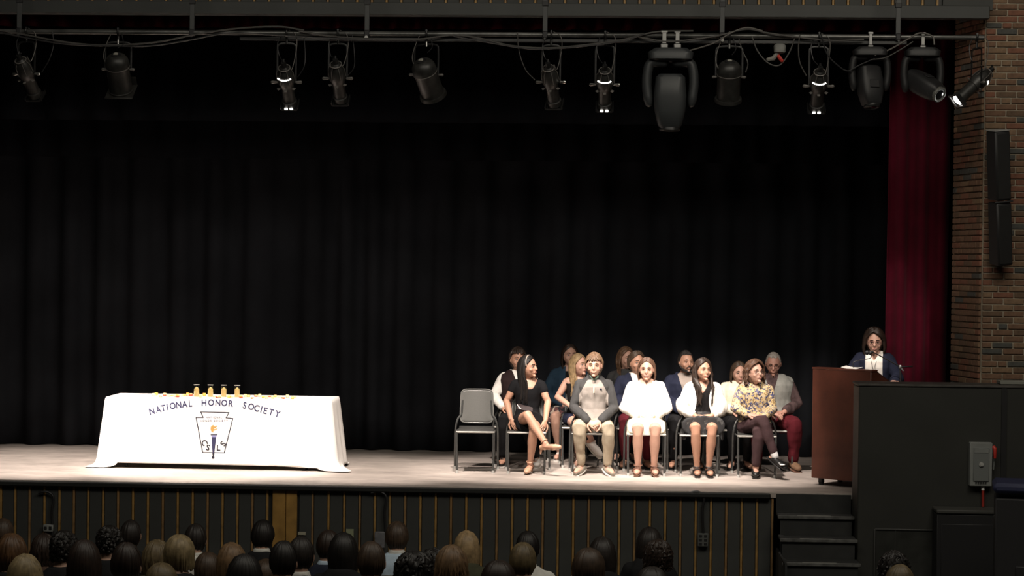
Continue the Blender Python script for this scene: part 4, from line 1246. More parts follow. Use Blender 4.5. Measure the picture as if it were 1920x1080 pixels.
garment(p, 'shirt', C_tanshirt, lambda mb: f.torso(mb, .012, .50, 1.05), fold=.004, seed=19)
garment(p, 'blazer', C_navy, top_build(f, .026, .97, .004, .48, 1.045), fold=.010, seed=20, fn=lambda c: -1 if (c.y < 0 and c.z > f.Z(.78) and abs(c.x) < .01 + (c.z - f.Z(.78)) * .34) else 0)
garment(p, 'trousers', C_blackp, pants_build(f, .016), fold=.01, seed=21)
for q in (-1, 1): shoe(f, p, q, C_blk, .008, kind='dress', sole=C_blk)

x, y = place(1385, SB + .03)
f = Figure(top=1.16, width=.98, girth=.98, head_yaw=10, head_tilt=6, head_s=.95, skin='fair', legs=bl(.08), arms={('elb', -1): (-.24, -.02, .68)})
p = person('person in a cream sweater mostly hidden behind the floral shirt', x, y, STAGE, 0, f,
    lambda mb, M: hair(mb, M, length=.10, seed=29), HB['brown'], G)
garment(p, 'sweater', C_cream, top_build(f, .022, .97, .004, .50, 1.045), fold=.012, seed=22)
garment(p, 'trousers', C_blackp, pants_build(f, .014), fold=.01, seed=23)
for q in (-1, 1): shoe(f, p, q, C_blk, .008, kind='dress', sole=C_blk)

x, y = place(1449, SB)
f = Figure(top=1.275, width=1.12, girth=1.12, lean=.08, head_yaw=-4, head_tilt=18, head_s=1.0, skin='ruddy',
    legs={**bl(.18), ('knee', 1): (.215, -.40, .51), ('ank', 1): (.215, -.27, .10), ('toe', 1): (.25, -.44, .045)},
    arms={('elb', -1): (-.22, -.05, .72), ('elb', 1): (.27, -.03, .72), ('wri', -1): (-.02, -.30, .635), ('wri', 1): (.11, -.28, .64), ('hd', 1): (-.9, -.3, -.1), ('hd', -1): (.6, -.6, -.2)})
p = person('older grey-haired man with glasses in a grey vest, looking down', x, y, STAGE, 0, f,
    lambda mb, M: short_hair(mb, M, 31, vol=.005, fringe=.02), HB['grey'], G, M_lipm, closed=True)
glasses(f.headM, p, C_blk)
garment(p, 'flannel_shirt', C_plaid, top_build(f, .016, .90, .008, .50, 1.05), fold=.014, seed=24, fn=lambda c: -1 if (c.y < 0 and c.z > f.Z(1.0) and abs(c.x) < .02) else 0)
garment(p, 'vest', C_vest, lambda mb: (f.torso(mb, .034, .52, 1.045)), fold=.010, seed=25, fn=lambda c: -1 if (c.y < 0 and c.z > f.Z(.78) and abs(c.x + .02) < (c.z - f.Z(.78)) * .30) else 0)
garment(p, 'trousers', C_maroon, pants_build(f, .022, .012), fold=.014, seed=26)
for q in (-1, 1): shoe(f, p, q, C_boot, .014, kind='boot', sole=C_brn, name='boot')

# third row ------------------------------------------------------
ST = R3Y + .34
x, y = place(1066, ST)
f = Figure(top=1.30, width=1.10, girth=1.08, head_yaw=12, head_s=1.0, skin='fair', legs={**bl(.10), ('knee', -1): (-.15, -.40, .50)}, arms={('elb', -1): (-.27, .0, .74)})
p = person('woman in a denim jacket and floral skirt, tallest head in the back row', x, y, STAGE, 0, f,
    lambda mb, M: hair(mb, M, length=.20, vol=.008, face=80, seed=33), HB['dark'], G)
garment(p, 'blouse', C_blacktop, lambda mb: f.torso(mb, .012, .43, 1.0), fold=.006, seed=27)
garment(p, 'denim_jacket', C_denim, top_build(f, .024, .97, .004, .50, 1.045), fold=.012, seed=28, fn=lambda c: -1 if (c.y < 0 and abs(c.x) < .05) else 0)
garment(p, 'skirt', C_skirtfl, skirt_build(f, .024, .90, .16, .03), fold=.014, seed=29)
for q in (-1, 1): shoe(f, p, q, C_wsnk, .008)
x, y = place(1172, ST)
f = Figure(top=1.27, width=1.0, girth=1.0, head_yaw=30, head_s=.98, skin='fair', legs=bl(.09), arms={})
p = person('woman with long loose brown hair and a grey cardigan behind the navy suit', x, y, STAGE, 0, f,
    lambda mb, M: hair(mb, M, length=.17, vol=.018, wave=.004, seed=35), hair_mat('warm_brown', (.10, .055, .03)), G)
garment(p, 'cardigan', C_darkfl, top_build(f, .022, .97, .004, .50, 1.045), fold=.012, seed=30)
garment(p, 'trousers', C_blackp, pants_build(f, .014), fold=.01, seed=31)
for q in (-1, 1): shoe(f, p, q, C_blk, .008, kind='dress', sole=C_blk)
# ================================================================ lectern with the speaker
M_mahog = mat('mahogany_veneer', (.105, .032, .019), .42, noise_amt=.25, noise_scale=5)
M_mahog2 = mat('mahogany_dark_edge', (.040, .014, .010), .45, noise_amt=.2)
ANG = radians(-40)                                     # the front panel faces the left of the hall
P0 = Vector((2.055, .83, STAGE))
t = thing('lectern', 'tall dark red wooden lectern at the right end of the stage', 'lectern', P0, ANG)
W, D, HH = .70, .50, 1.185                             # local: x along the front panel, y away from it
b = MB(); b.box((W / 2, .012, .07 + (HH - .07) / 2), (W, .024, HH - .07), bevel=.004); b.build('front_panel', M_mahog, t)
for sx in (0, 1):
    b = MB(); x_ = .012 + sx * (W - .024)
    vs = [(x_ - .012, .024, .07), (x_ - .012, D, .07), (x_ - .012, D, HH - .19), (x_ - .012, .10, HH - .01), (x_ - .012, .024, HH - .01)]
    vs += [(a + .024, b_, c_) for a, b_, c_ in vs]
    b.add(vs, [(0, 1, 2, 3, 4)[::-1], (5, 6, 7, 8, 9)] + [(i, (i + 1) % 5, 5 + (i + 1) % 5, 5 + i) for i in range(5)])
    b.build('side_panel', M_mahog, t, False)
b = MB(); a_ = atan2(.18, D - .10); b.box((W / 2, (D + .10) / 2, HH - .10 + .012), (W - .03, (D - .1) / cos(a_), .022), rot=Euler((-a_, 0, 0)), bevel=.004); b.build('reading_top', M_mahog2, t)
b = MB(); b.box((W / 2, .055, HH + .004), (W + .016, .12, .02), bevel=.005); b.build('top_ledge', M_mahog, t)
b = MB(); b.box((W / 2, D - .06, .55), (W - .05, .36, .02)); b.build('shelf', M_mahog2, t)
for sx in (.07, W - .07):
    for sy in (.08, D - .08):
        b = MB(); b.tube([(sx, sy, 0), (sx, sy, .02)], .028, 10); b.box((sx, sy, .045), (.05, .05, .05), bevel=.006); b.build('foot', M_black, t)
R_ = Matrix.Rotation(ANG, 4, 'Z')
def lect(x_, y_, z_): return P0 + (R_ @ Vector((x_, y_, z_)))
b = MB(); b.box((0, 0, 0), (.30, .21, .006), rot=Euler((-a_, 0, 0)), bevel=.002); b.box((.10, -.12, .014), (.20, .06, .004), rot=Euler((.3, 0, .2)))
o = b.build('paper_sheets', C_shirt); o.location = lect(.30, .22, HH - .032); o.rotation_euler = (0, 0, ANG); tag(o, 'white paper sheets lying on the lectern top', 'papers')
b = MB(); b.grid(lambda u, v: (-.10 + .2 * u, -.02 + .10 * v, .012 + .04 * (u - .6) ** 2 + .015 * v), 6, 3); o = b.build('curled_paper', C_shirt); q_ = o.modifiers.new('s', 'SOLIDIFY'); q_.thickness = .002
o.location = lect(.42, .05, HH); o.rotation_euler = (0, 0, ANG); tag(o, 'curled paper corner on the left ledge of the lectern', 'paper')
# microphone stand with boom
base = Vector((3.02, 1.02, STAGE))
t = thing('microphone_stand', 'black microphone stand with a boom reaching over the lectern', 'microphone stand', base)
def loc(p): return Vector(p) - base
boomY = 1.0
J = at(1688, 688, boomY); tip = at(1637, 660, .92); tail = at(1711, 687, 1.05)
b = MB(); b.tube([loc((base.x, base.y, STAGE + .02)), loc(J)], .009, 8); b.build('pole', M_black, t)
b = MB(); b.tube([loc(tail), loc(J), loc(tip)], [.008, .007, .006], 8); b.build('boom', M_black, t)
b = MB(); b.ellipsoid(loc(J), (.018, .018, .022)); b.tube([loc(J), loc(J) + V(.03, -.01, -.04)], .008, 6); b.build('clutch', mat('steel_grey', (.35, .35, .35), .35, .7), t)
b = MB(); b.tube([loc(tip), loc(tip) + V(-.05, -.02, -.005)], [.012, .014], 10); b.ellipsoid(loc(tip) + V(-.065, -.025, -.006), (.026, .024, .024)); b.build('microphone', M_black, t)
for k in range(3):
    a = 2 * pi * k / 3 + .4; b = MB(); b.tube([(0, 0, .10), (.25 * cos(a), .25 * sin(a), .012)], .008, 6, round_=True); b.build('leg', M_black, t)
# second slim microphone on the lectern
g0 = lect(.42, .12, HH - .0); g1 = at(1632, 662, g0.y + .05)
b = MB(); b.tube(catmull([g0, g0 + V(0, .01, .08), g1 + V(0, 0, -.05), g1], 5), .0045, 6); b.ellipsoid(g1, (.018, .018, .022)); b.tube([g0 - V(0, 0, .004), g0 + V(0, 0, .018)], .022, 12)
tag(b.build('gooseneck_microphone', M_black), 'slim gooseneck microphone rising from the lectern top', 'microphone')
# woman speaking, standing behind
SX, SY = at(1640, 700, 1.30).x, 1.34
f = Figure(top=1.575, sit=False, width=1.0, girth=1.0, head_yaw=4, head_tilt=10, head_s=1.0, skin='fair', lean=.05,
    arms={('elb', -1): (-.26, -.05, 1.08), ('wri', -1): (-.16, -.26, 1.06), ('hd', -1): (.6, -.8, -.1), ('elb', 1): (.25, -.0, 1.06), ('wri', 1): (.22, -.235, 1.055), ('hd', 1): (-.2, -.9, -.15), ('hn', 1): (0, -.2, 1)})
p = person('woman speaking at the lectern, dark shoulder-length hair, glasses, navy cardigan', SX, SY, STAGE, radians(-10), f,
    lambda mb, M: hair(mb, M, length=.15, face=74, vol=.026, lock=.015, seed=41, part=-.8), HB['dark'])
glasses(f.headM, p, mat('dark_red_frames', (.08, .02, .03), .4))
garment(p, 'blouse', C_white, lambda mb: f.torso(mb, .014, .43, 1.045), fold=.006, seed=40, fn=lambda c: -1 if (c.y < .04 and c.z > f.Z(.92) and abs(c.x) < (c.z - f.Z(.92)) * .6) else 0)
garment(p, 'cardigan', C_navy, top_build(f, .026, .97, .004, .43, 1.045), fold=.012, seed=41, fn=lambda c: -1 if (c.y < .02 and abs(c.x) < .09 and c.z > 0) else 0)
garment(p, 'trousers', C_blackp, pants_build(f, .018), fold=.01, seed=42)
b = MB(); b.tube(catmull([(-.05, f.Y(.0, f.Z(1.0)), f.Z(1.0)), (-.02, f.Y(-.09, f.Z(.93)), f.Z(.90)), (0, f.Y(-.105, f.Z(.82)), f.Z(.82)), (.02, f.Y(-.09, f.Z(.93)), f.Z(.90)), (.05, f.Y(.0, f.Z(1.0)), f.Z(1.0))], 5), .0022, 5); b.build('lanyard', M_black, p)
for q in (-1, 1): shoe(f, p, q, C_blk, .008, kind='dress', sole=C_blk)

# ================================================================ table with printed cloth
TX0, TX1 = -5.375, -2.965; TY0, TY1 = 1.45, 2.08; TZ = STAGE + .74
CX, CY = (TX0 + TX1) / 2, (TY0 + TY1) / 2
t = thing('folding_table', 'long folding table hidden under the white cloth', 'table', (CX, CY, STAGE))
b = MB(); b.box((0, 0, .725), (TX1 - TX0 - .03, TY1 - TY0 - .03, .03), bevel=.006); b.build('tabletop', mat('pale_table_laminate', (.35, .33, .30), .5), t)
for sx in (-1, 1):
    for sy in (-1, 1):
        b = MB(); b.tube([(sx * (.99 if sx < 0 else .95), sy * .30, 0), (sx * .95, sy * .28, .71)], .014, 8); b.build('leg', M_black, t)
    b = MB(); b.tube([(sx * .96, -.3, .12), (sx * .96, .3, .12)], .011, 8); b.build('brace', M_black, t)
M_cloth = mat('white_table_linen', (.80, .78, .75), .8, bump=.1, bump_scale=300)
HX, HY = (TX1 - TX0) / 2, (TY1 - TY0) / 2
def perim(u):
    """u 0..1 round the table top edge starting front-left, with rounded corners; returns x, y, outward normal, corner weight"""
    Lx, Ly = 2 * HX, 2 * HY; tot = 2 * (Lx + Ly); s = (u % 1) * tot
    if s < Lx: x, y, nx, ny, e = -HX + s, -HY, 0, -1, min(s, Lx - s)
    elif s < Lx + Ly: x, y, nx, ny, e = HX, -HY + s - Lx, 1, 0, min(s - Lx, Lx + Ly - s)
    elif s < 2 * Lx + Ly: x, y, nx, ny, e = HX - (s - Lx - Ly), HY, 0, 1, min(s - Lx - Ly, 2 * Lx + Ly - s)
    else: x, y, nx, ny, e = -HX, HY - (s - 2 * Lx - Ly), -1, 0, min(s - 2 * Lx - Ly, tot - s)
    cw = max(0, 1 - e / .14)
    if cw > 0:
        sx, sy = math.copysign(1, x), math.copysign(1, y); dgl = Vector((sx, sy, 0)).normalized(); n = Vector((nx, ny, 0)).lerp(dgl, cw * .9).normalized(); nx, ny = n.x, n.y
    return x, y, nx, ny, cw
def front_out(x, v):                                   # how far the cloth stands off the table front
    o = .10 * v
    wr = smoothstep(.15, 1.0, x) * v                   # wrinkles in the lower right of the front
    q = (x - .9) * .75 + (1 - v) * .9
    o += .016 * wr * sin(q * 15 + 1) + .006 * wr * sin(q * 31)
    return o
def cloth(u, v):
    x, y, nx, ny, cw = perim(u); zb = .035
    if ny < -.9 and cw == 0:
        out = front_out(x, v); zb = lerp(.045, .030, (x + HX) / (2 * HX)) + .012 * smoothstep(-1.1, -.6, -x)
    else:
        out = .10 * v + .012 * v * sin(u * 150)
        if ny < 0 and abs(nx) < .5 and cw > 0: out = lerp(front_out(x, v), out, cw)
    zb = lerp(zb, .004, min(1, cw * 2.2))
    zz = lerp(0, zb - .74 - .0, v)
    vv = max(0, v - .82) / .18
    out += cw * (.02 * v + ((.03 if y > 0 else .13 if x < 0 else .20) * vv ** 1.5 if cw > .1 else 0))
    if cw > 0: zz = lerp(zz, -.74 + .012 + .03 * (1 - vv) * (1 if v > .82 else 1), smoothstep(.80, .92, v) * min(1, cw * 1.6)) if v > .8 else zz
    edge = .010 * (1 - (1 - min(1, v * 30)) ** 2)
    return (x + nx * (out + edge), y + ny * (out + edge), zz + .74 + .006 - (.006 if v > 0 else 0))
b = MB(); NU, NV = 400, 34
for_v = [0, .005, .012] + [k / (NV - 2) for k in range(1, NV - 1)]
vs = []
for i in range(NU):
    for v in for_v: vs.append(cloth(i / NU, v))
nv = len(for_v)
fs = [(i * nv + j, i * nv + j + 1, ((i + 1) % NU) * nv + j + 1, ((i + 1) % NU) * nv + j)[::-1] for i in range(NU) for j in range(nv - 1)]
fs.append(tuple(i * nv for i in range(NU)))
b.add(vs, fs)
tc_ = b.build('tablecloth', M_cloth, None, 60, (CX, CY, STAGE)); tag(tc_, 'white floor-length cloth with navy printed lettering draped over the long table', 'tablecloth')
q_ = tc_.modifiers.new('s', 'SOLIDIFY'); q_.thickness = .003; q_.offset = -1
M_ink = mat('navy_print', (.022, .022, .07), .7); M_ink2 = mat('dark_navy_print', (.012, .011, .022), .7)
M_gold = mat('gold_print', (.42, .24, .06), .6); M_lav = mat('pale_blue_print', (.22, .22, .42), .7)
def on_cloth(px, py, e=.0035):
    """point of the cloth front seen at a pixel of the print layout (table-local metres)"""
    p = at(px, py, TY0 - .05)
    x = p.x - CX; z = p.z - STAGE
    for _ in range(3):
        v = (.74 - z) / .70; Y = CY - HY - .010 - front_out(x, v); p = at(px, py, Y); x = p.x - CX; z = p.z - STAGE
    return Vector((x, Y - CY - e, z))
def plate(pxs, name, m, parent, e=.0035):
    """flat print shape given by its outline, laid on the cloth"""
    b = MB(); vs = [on_cloth(x, y, e) for x, y in pxs]; n = len(vs)
    b.add(vs + [v + Vector((0, .003, 0)) for v in vs], [tuple(range(n)), tuple(range(n, 2 * n))[::-1]] + [(i, n + i, n + (i + 1) % n, (i + 1) % n) for i in range(n)])
    return b.build(name, m, parent, False)
def glyph_mesh(ch, size, bold=.0):
    c = bpy.data.curves.new('g', 'FONT'); c.body = ch; c.size = size; c.offset = bold; c.align_x = 'CENTER'; c.align_y = 'CENTER'; c.resolution_u = 3
    o = bpy.data.objects.new('g', c); TMP.collection.objects.link(o); vl = TMP.view_layers[0]; vl.update()
    me = bpy.data.meshes.new_from_object(o.evaluated_get(vl.depsgraph)); bpy.data.objects.remove(o); return me
def word(name, items, hpx, m, parent, bold=.0, e=.0035, wx=1.0):
    """items: (character, px, py, tilt in degrees clockwise)"""
    b = MB()
    for ch, px, py, tl in items:
        me = glyph_mesh(ch, hpx / .70, bold * hpx); a = radians(tl)
        ys = [v.co.y for v in me.vertices]; mid = (max(ys) + min(ys)) / 2; xs = [v.co.x for v in me.vertices]; mx = (max(xs) + min(xs)) / 2
        vs = []
        for v in me.vertices:
            X, Y_ = (v.co.x - mx) * wx, -(v.co.y - mid)
            vs.append(on_cloth(px + X * cos(a) - Y_ * sin(a), py + X * sin(a) + Y_ * cos(a), e))
        b.add(vs, [tuple(p.vertices) for p in me.polygons])
    return b.build(name, m, parent, False)
arc = dict(zip(range(20), []))
L1 = [('N', 285, 771, -15), ('A', 297, 767.6, -13), ('T', 306.3, 765, -11.5), ('I', 314, 763, -10), ('O', 324, 760.7, -8), ('N', 335.3, 758.9, -6.5), ('A', 346.3, 757.6, -5), ('L', 357.3, 756.4, -3)]
L2 = [('H', 382.8, 755.2, 0), ('O', 396, 754.8, 1), ('N', 408.8, 754.9, 2), ('O', 420.7, 755.4, 3), ('R', 433.2, 756.4, 4)]
L3 = [('S', 459, 760.0, 9), ('O', 471.2, 762.4, 10.5), ('C', 481.5, 765.2, 12), ('I', 490.3, 767.6, 13), ('E', 498, 769.8, 14), ('T', 508.6, 772.6, 15.5), ('Y', 520.5, 775.8, 17)]
for L_ in (L1, L2, L3): word('lettering', L_, 11.8, M_ink, tc_, .040, .006, .86)
e9 = lambda x, y: (340 + x / 9, 760 + y / 9)
outl = [(330, 112), (803, 122), (757, 212), (870, 222), (725, 803), (362, 795), (250, 205), (370, 205)]
b = MB(); pts = [on_cloth(*e9(*p)) for p in outl]
for i in range(len(pts)):
    a_, c_ = pts[i], pts[(i + 1) % len(pts)]; d_ = (c_ - a_).normalized() * .004
    b.tube([a_ - d_, a_.lerp(c_, .5), c_ + d_], .0062, 6, flat=.3, up=(0, 1, 0))
b.build('emblem_outline', M_ink2, tc_, False)
plate([e9(*p) for p in ((510, 535), (590, 535), (560, 800), (527, 800))], 'torch_handle', M_ink, tc_, .006)
plate([e9(*p) for p in ((506, 505), (600, 505), (591, 535), (512, 535))], 'torch_collar', M_lav, tc_, .006)
plate([e9(*p) for p in ((493, 480), (612, 480), (606, 506), (500, 506))], 'torch_rim', mat('grey_print', (.08, .08, .10), .7), tc_, .006)
plate([e9(*p) for p in ((523, 798), (560, 798), (552, 860), (530, 860))], 'torch_stem', M_ink2, tc_, .006)
plate([e9(537 + 23 * cos(a), 880 + 25 * sin(a)) for a in [2 * pi * k / 12 for k in range(12)]], 'torch_knob', M_ink2, tc_, .0065)
plate([e9(*p) for p in ((540, 460), (508, 440), (494, 400), (500, 360), (522, 340), (545, 325), (548, 350), (572, 356), (608, 335), (600, 362), (575, 378), (556, 384), (552, 400), (585, 398), (616, 378), (606, 402), (570, 422), (545, 425))], 'torch_flame', M_gold, tc_, .006)
word('small_lettering', [(c, *e9(x_, 203), 1) for c, x_ in zip('NATIONAL', (430, 468, 503, 535, 572, 610, 645, 680))]
     + [(c, *e9(x_, 261), 1) for c, x_ in zip('HONORSOCIETY', (338, 378, 420, 460, 503, 565, 603, 642, 668, 695, 735, 772))], 3.4, mat('faded_navy_print', (.07, .055, .10), .7), tc_, .03, .006)
word('corner_letters', [('C', *e9(393, 630), 62), ('S', *e9(452, 712), 12), ('L', *e9(632, 715), 2), ('S', *e9(706, 648), -58)], 10.5, M_ink2, tc_, .04, .006)
# pillar candles in glass cylinders
M_wax = mat('yellow_wax', (.92, .68, .28), .5, emit=.25, emit_color=(1, .62, .18)); M_glass = mat('clear_glass', (.9, .9, .9), .05, trans=1, spec=.5)  # wax emits faintly to look brightly lit; the candles are unlit
M_rim = mat('glass_rim', (.45, .42, .38), .15)
M_or = mat('orange_wax', (.9, .40, .08), .5, emit=.12, emit_color=(1, .5, .12)); M_pk = mat('peach_paper', (.85, .50, .34), .7); M_rd = mat('red_paper', (.45, .07, .03), .7)  # orange wax also carries a faint added glow, no flame
names = ['leftmost tall yellow candle in a glass on the white table', 'second tall yellow candle in a glass from the left', 'third tall yellow candle in a glass from the left', 'rightmost tall yellow candle in a glass on the white table']
for k, px in enumerate((368.5, 394.6, 419.6, 444.5)):
    Yc = CY - .08; p_ = at(px, 745, Yc)
    t = thing('pillar_candle', names[k], 'candle', (p_.x, Yc, TZ + .006), 0, 'pillar candles on the honour table')
    b = MB(); b.lathe([(.026, 0), (.027, .004), (.027, .078), (.024, .088), (.010, .100), (.004, .104), (0, .104)], 16); b.build('wax', M_wax, t)
    b = MB(); b.tube([(0, 0, .10), (.002, 0, .114)], .002, 5); b.build('wick', M_black, t)
    b = MB(); b.lathe([(.031, 0), (.031, .128), (.029, .128), (.029, .003)], 20); b.build('glass_chimney', M_glass, t)
    b = MB(); b.tube([(.031 * cos(a), .031 * sin(a), .128) for a in [2 * pi * j / 18 for j in range(19)]], .0022, 5, caps=False); b.build('rim', M_rim, t)
# small votive candles and paper petals along the table
rv = random.Random(5)
xs = [288, 293, 301, 309, 316, 322, 329, 333, 340, 345, 352, 358, 376, 383, 402, 408, 412, 429, 435, 452, 460, 466, 473, 480, 487, 494, 500, 505, 511, 516, 523, 531, 539, 548, 553]
for k, px in enumerate(xs):
    Yc = CY - .20 + rv.uniform(-.10, .22); p_ = at(px, 744, Yc); h = rv.uniform(.018, .034)
    t = thing('votive_candle', 'small yellow and orange votive candle in a paper collar scattered along the table', 'candle', (p_.x, Yc, TZ + .006), rv.uniform(0, 6), 'votive candles on the honour table')
    b = MB(); b.lathe([(.013, 0), (.016, .004), (.017, h), (.014, h + .001), (.004, h - .002), (0, h - .002)], 12); b.build('wax', [M_wax, M_or, M_wax][k % 3], t)
    b = MB(); n_ = 8; b.lathe([(.017, .003), (.021, .012), (.026, .016), (.025, .018)], 10); o = b.build('paper_collar', [M_pk, M_or, M_pk, M_rd][k % 4], t)

# ================================================================ hanging lighting pipe
PZ = at(960, 65, -.6).z; PY = -.6
px0, px1 = at(-120, 60, PY).x, at(1845, 68, PY).x
b = MB(); b.tube([(px0, PY, PZ), (px1, PY, PZ)], .024, 12)
tag(b.build('lighting_pipe', mat('dark_steel_pipe', (.10, .10, .095), .3, .5, noise_amt=.5, noise_scale=5)), 'long steel lighting pipe hung across the top of the stage', 'pipe')
M_tray = mat('wiring_trough', (.035, .035, .035), .5)
b = MB(); a_, c_ = at(450, 66, PY + .03), at(1700, 76, PY + .03); b.box(((a_.x + c_.x) / 2, PY + .03, PZ - .052), (c_.x - a_.x, .05, .032), bevel=.004); tag(b.build('wiring_trough', M_tray), 'flat wiring trough fixed under the lighting pipe', 'trough')
M_hang = mat('dull_steel_hanger', (.050, .052, .052), .5)
hl = ['far left', 'second from left', 'third from left, with a bright clamp bolt', 'fourth from left', 'fifth from left, with a white clamp plate', 'rightmost']
for k, px in enumerate((36, 360, 688, 1022, 1354, 1684)):
    X = at(px, 60, PY).x
    t = thing('pipe_hanger', 'flat steel hanger strap holding the lighting pipe, ' + hl[k], 'hanger', (X, PY, PZ), 0, 'hanger straps of the lighting pipe')
    b = MB(); b.box((0, 0, .38), (.046, .014, .72), bevel=.003); b.build('strap', M_hang, t)
    b = MB(); b.box((0, .0, .30), (.060, .03, .05), bevel=.004); b.box((0, 0, .0), (.055, .06, .07), bevel=.01); b.build('clamp', M_black, t)
    b = MB(); b.tube([(0, -.035, -.04), (0, -.05, -.04)], .018 if k in (2, 4) else .010, 8); b.build('bolt', M_steel if k in (2, 4) else M_hang, t)

M_can = mat('black_lantern_paint', (.011, .011, .011), .42); M_can2 = mat('worn_black_lantern', (.021, .0205, .019), .45, noise_amt=.4, noise_scale=20)
M_glow = mat('lamp_glow', (1, .95, .85), .5, emit=5, emit_color=(1, .96, .88)); M_chrome = mat('chrome_knob', (.6, .6, .58), .25, 1)
M_lens = mat('lit_lens', (1, 1, .95), .3, emit=14, emit_color=(1, .98, .92)); M_saf = mat('safety_cable_steel', (.16, .15, .14), .45, .3)
def aim(tilt, pan):                                    # tilt: degrees below the horizon, pan: degrees towards the right
    d = Vector((sin(radians(pan)) * cos(radians(tilt)), cos(radians(pan)) * cos(radians(tilt)), -sin(radians(tilt))))
    xa_ = Vector((cos(radians(pan)), -sin(radians(pan)), 0)); ya_ = d.cross(xa_)
    return Matrix((xa_, ya_, d)).transposed().to_4x4()   # local +Z = beam direction
def clamp_and_yoke(t, drop, yw, pan, m=M_can):
    b = MB(); b.tube([(0, -.03, .02), (0, -.035, -.01), (0, -.02, -.035), (0, .02, -.035), (0, .035, 0), (0, .02, .032), (0, -.02, .034)], .010, 8); b.tube([(0, 0, -.035), (0, 0, -.10)], .012, 8)
    b.tube([(0, -.03, -.005), (0, -.075, -.012)], .008, 6); b.build('clamp', m, t)
    Rp = Matrix.Rotation(-radians(pan), 4, 'Z'); b = MB(); b.M = Rp
    b.tube(catmull([(-yw, 0, -drop), (-yw, 0, -.16), (-yw * .9, 0, -.115), (-yw * .5, 0, -.10), (yw * .5, 0, -.10), (yw * .9, 0, -.115), (yw, 0, -.16), (yw, 0, -drop)], 4), .010, 6, flat=.5, up=(0, 1, 0)); b.build('yoke', m, t)
    return Rp
def safety(t, pts, m=M_saf):
    b = MB(); b.tube(catmull(pts, 5), .0042, 5); b.build('safety_cable', m, t)
def ellipsoidal(px, py, label, tilt=46, pan=0, s=.90, lit=False, lens=False, knobs=(1, 1), drop=.42):
    X = at(px, py, PY).x
    t = thing('ellipsoidal_spotlight', label, 'stage light', (X, PY, PZ)); t['group'] = 'stage lights on the lighting pipe'
    Rp = clamp_and_yoke(t, drop, .098 * s, pan)
    A_ = Matrix.Translation((0, 0, -drop)) @ aim(tilt, pan) @ Matrix.Scale(s, 4)
    b = MB(); b.lathe([(.0, -.205), (.030, -.205), (.045, -.19), (.062, -.16), (.083, -.12), (.088, -.06), (.088, .0), (.074, .03), (.074, .06)], 20, M=A_); body = b.build('reflector_housing', M_can2, t)
    b = MB()
    for k in range(6):
        a = 2 * pi * k / 6; b.M = A_; b.tube([(.050 * cos(a), .050 * sin(a), -.19), (.088 * cos(a), .088 * sin(a), -.13), (.093 * cos(a), .093 * sin(a), -.03)], .004, 5)
    b.M = A_; b.tube([(.062 * cos(a), .062 * sin(a), -.188) for a in [2 * pi * j / 16 for j in range(17)]], .006, 6, caps=False); b.build('cooling_fins', M_saf, body)
    b = MB(); b.M = A_; b.tube([(0, 0, -.20), (0, 0, -.262)], [.032, .026], 12); b.tube([(0, 0, -.262), (.0, -.035, -.275)], .012, 6); b.build('lamp_cap', M_can, t)
    b = MB(); b.lathe([(.066, .03), (.066, .24), (.078, .245), (.078, .30), (.062, .30), (.060, .26)], 20, M=A_); lt = b.build('lens_tube', M_can2, t)
    b = MB(); b.M = A_; [b.box((q * .074, 0, .315), (.016, .165, .012)) for q in (-1, 1)]; [b.box((0, q * .074, .315), (.14, .016, .012)) for q in (-1, 1)]; b.box((.09, 0, .30), (.012, .15, .035)); b.box((-.09, 0, .30), (.012, .15, .035)); b.build('gel_frame', M_can, t)
    for q, on in zip((-1, 1), knobs):
        b = MB(); b.M = Matrix.Translation((0, 0, -drop)) @ Rp; b.tube([(q * .098 * s, 0, 0), (q * .150 * s, 0, 0)], [.010, .016], 8, round_=True); b.build('tilt_knob', M_chrome if on else M_saf, t)
    b = MB(); b.M = A_
    for a in (.6, 1.57, 2.5, -1.57): b.box((.098 * cos(a), .098 * sin(a), .045), (.03, .03, .006), rot=Euler((0, 0, a)))
    b.build('shutter_handle', M_saf, t)['kind'] = 'stuff'
    if lit:
        b = MB(); b.M = A_
        for j in range(7):
            a0_ = .72 + j * .27 ; b.tube([(.088 * cos(a0_), .088 * sin(a0_), -.09), (.088 * cos(a0_ + .2), .088 * sin(a0_ + .2), -.09)], .0075, 5)
        b.build('vent_glow', M_glow, body)
        b = MB(); b.M = A_
        for xx in (-.03, .025): b.box((xx, .079, .298), (.032, .008, .022))
        b.build('edge_glow', M_glow, lt)
    if lens:
        b = MB(); b.M = A_; b.ellipsoid((0, 0, .300), (.058, .058, .012)); b.build('lens', M_lens, t)
    safety(t, [(.02, 0, .03), (.09, -.03, -.02), (.10, -.03, -.14), (.06, -.05, -drop + .12), (.03, -.09, -drop + .16)])
    safety(t, [(-.04, 0, .0), (-.08, -.05, -.10), (-.06, -.07, -.22), (-.02, -.12, -drop + .19)], M_cable)
    return t
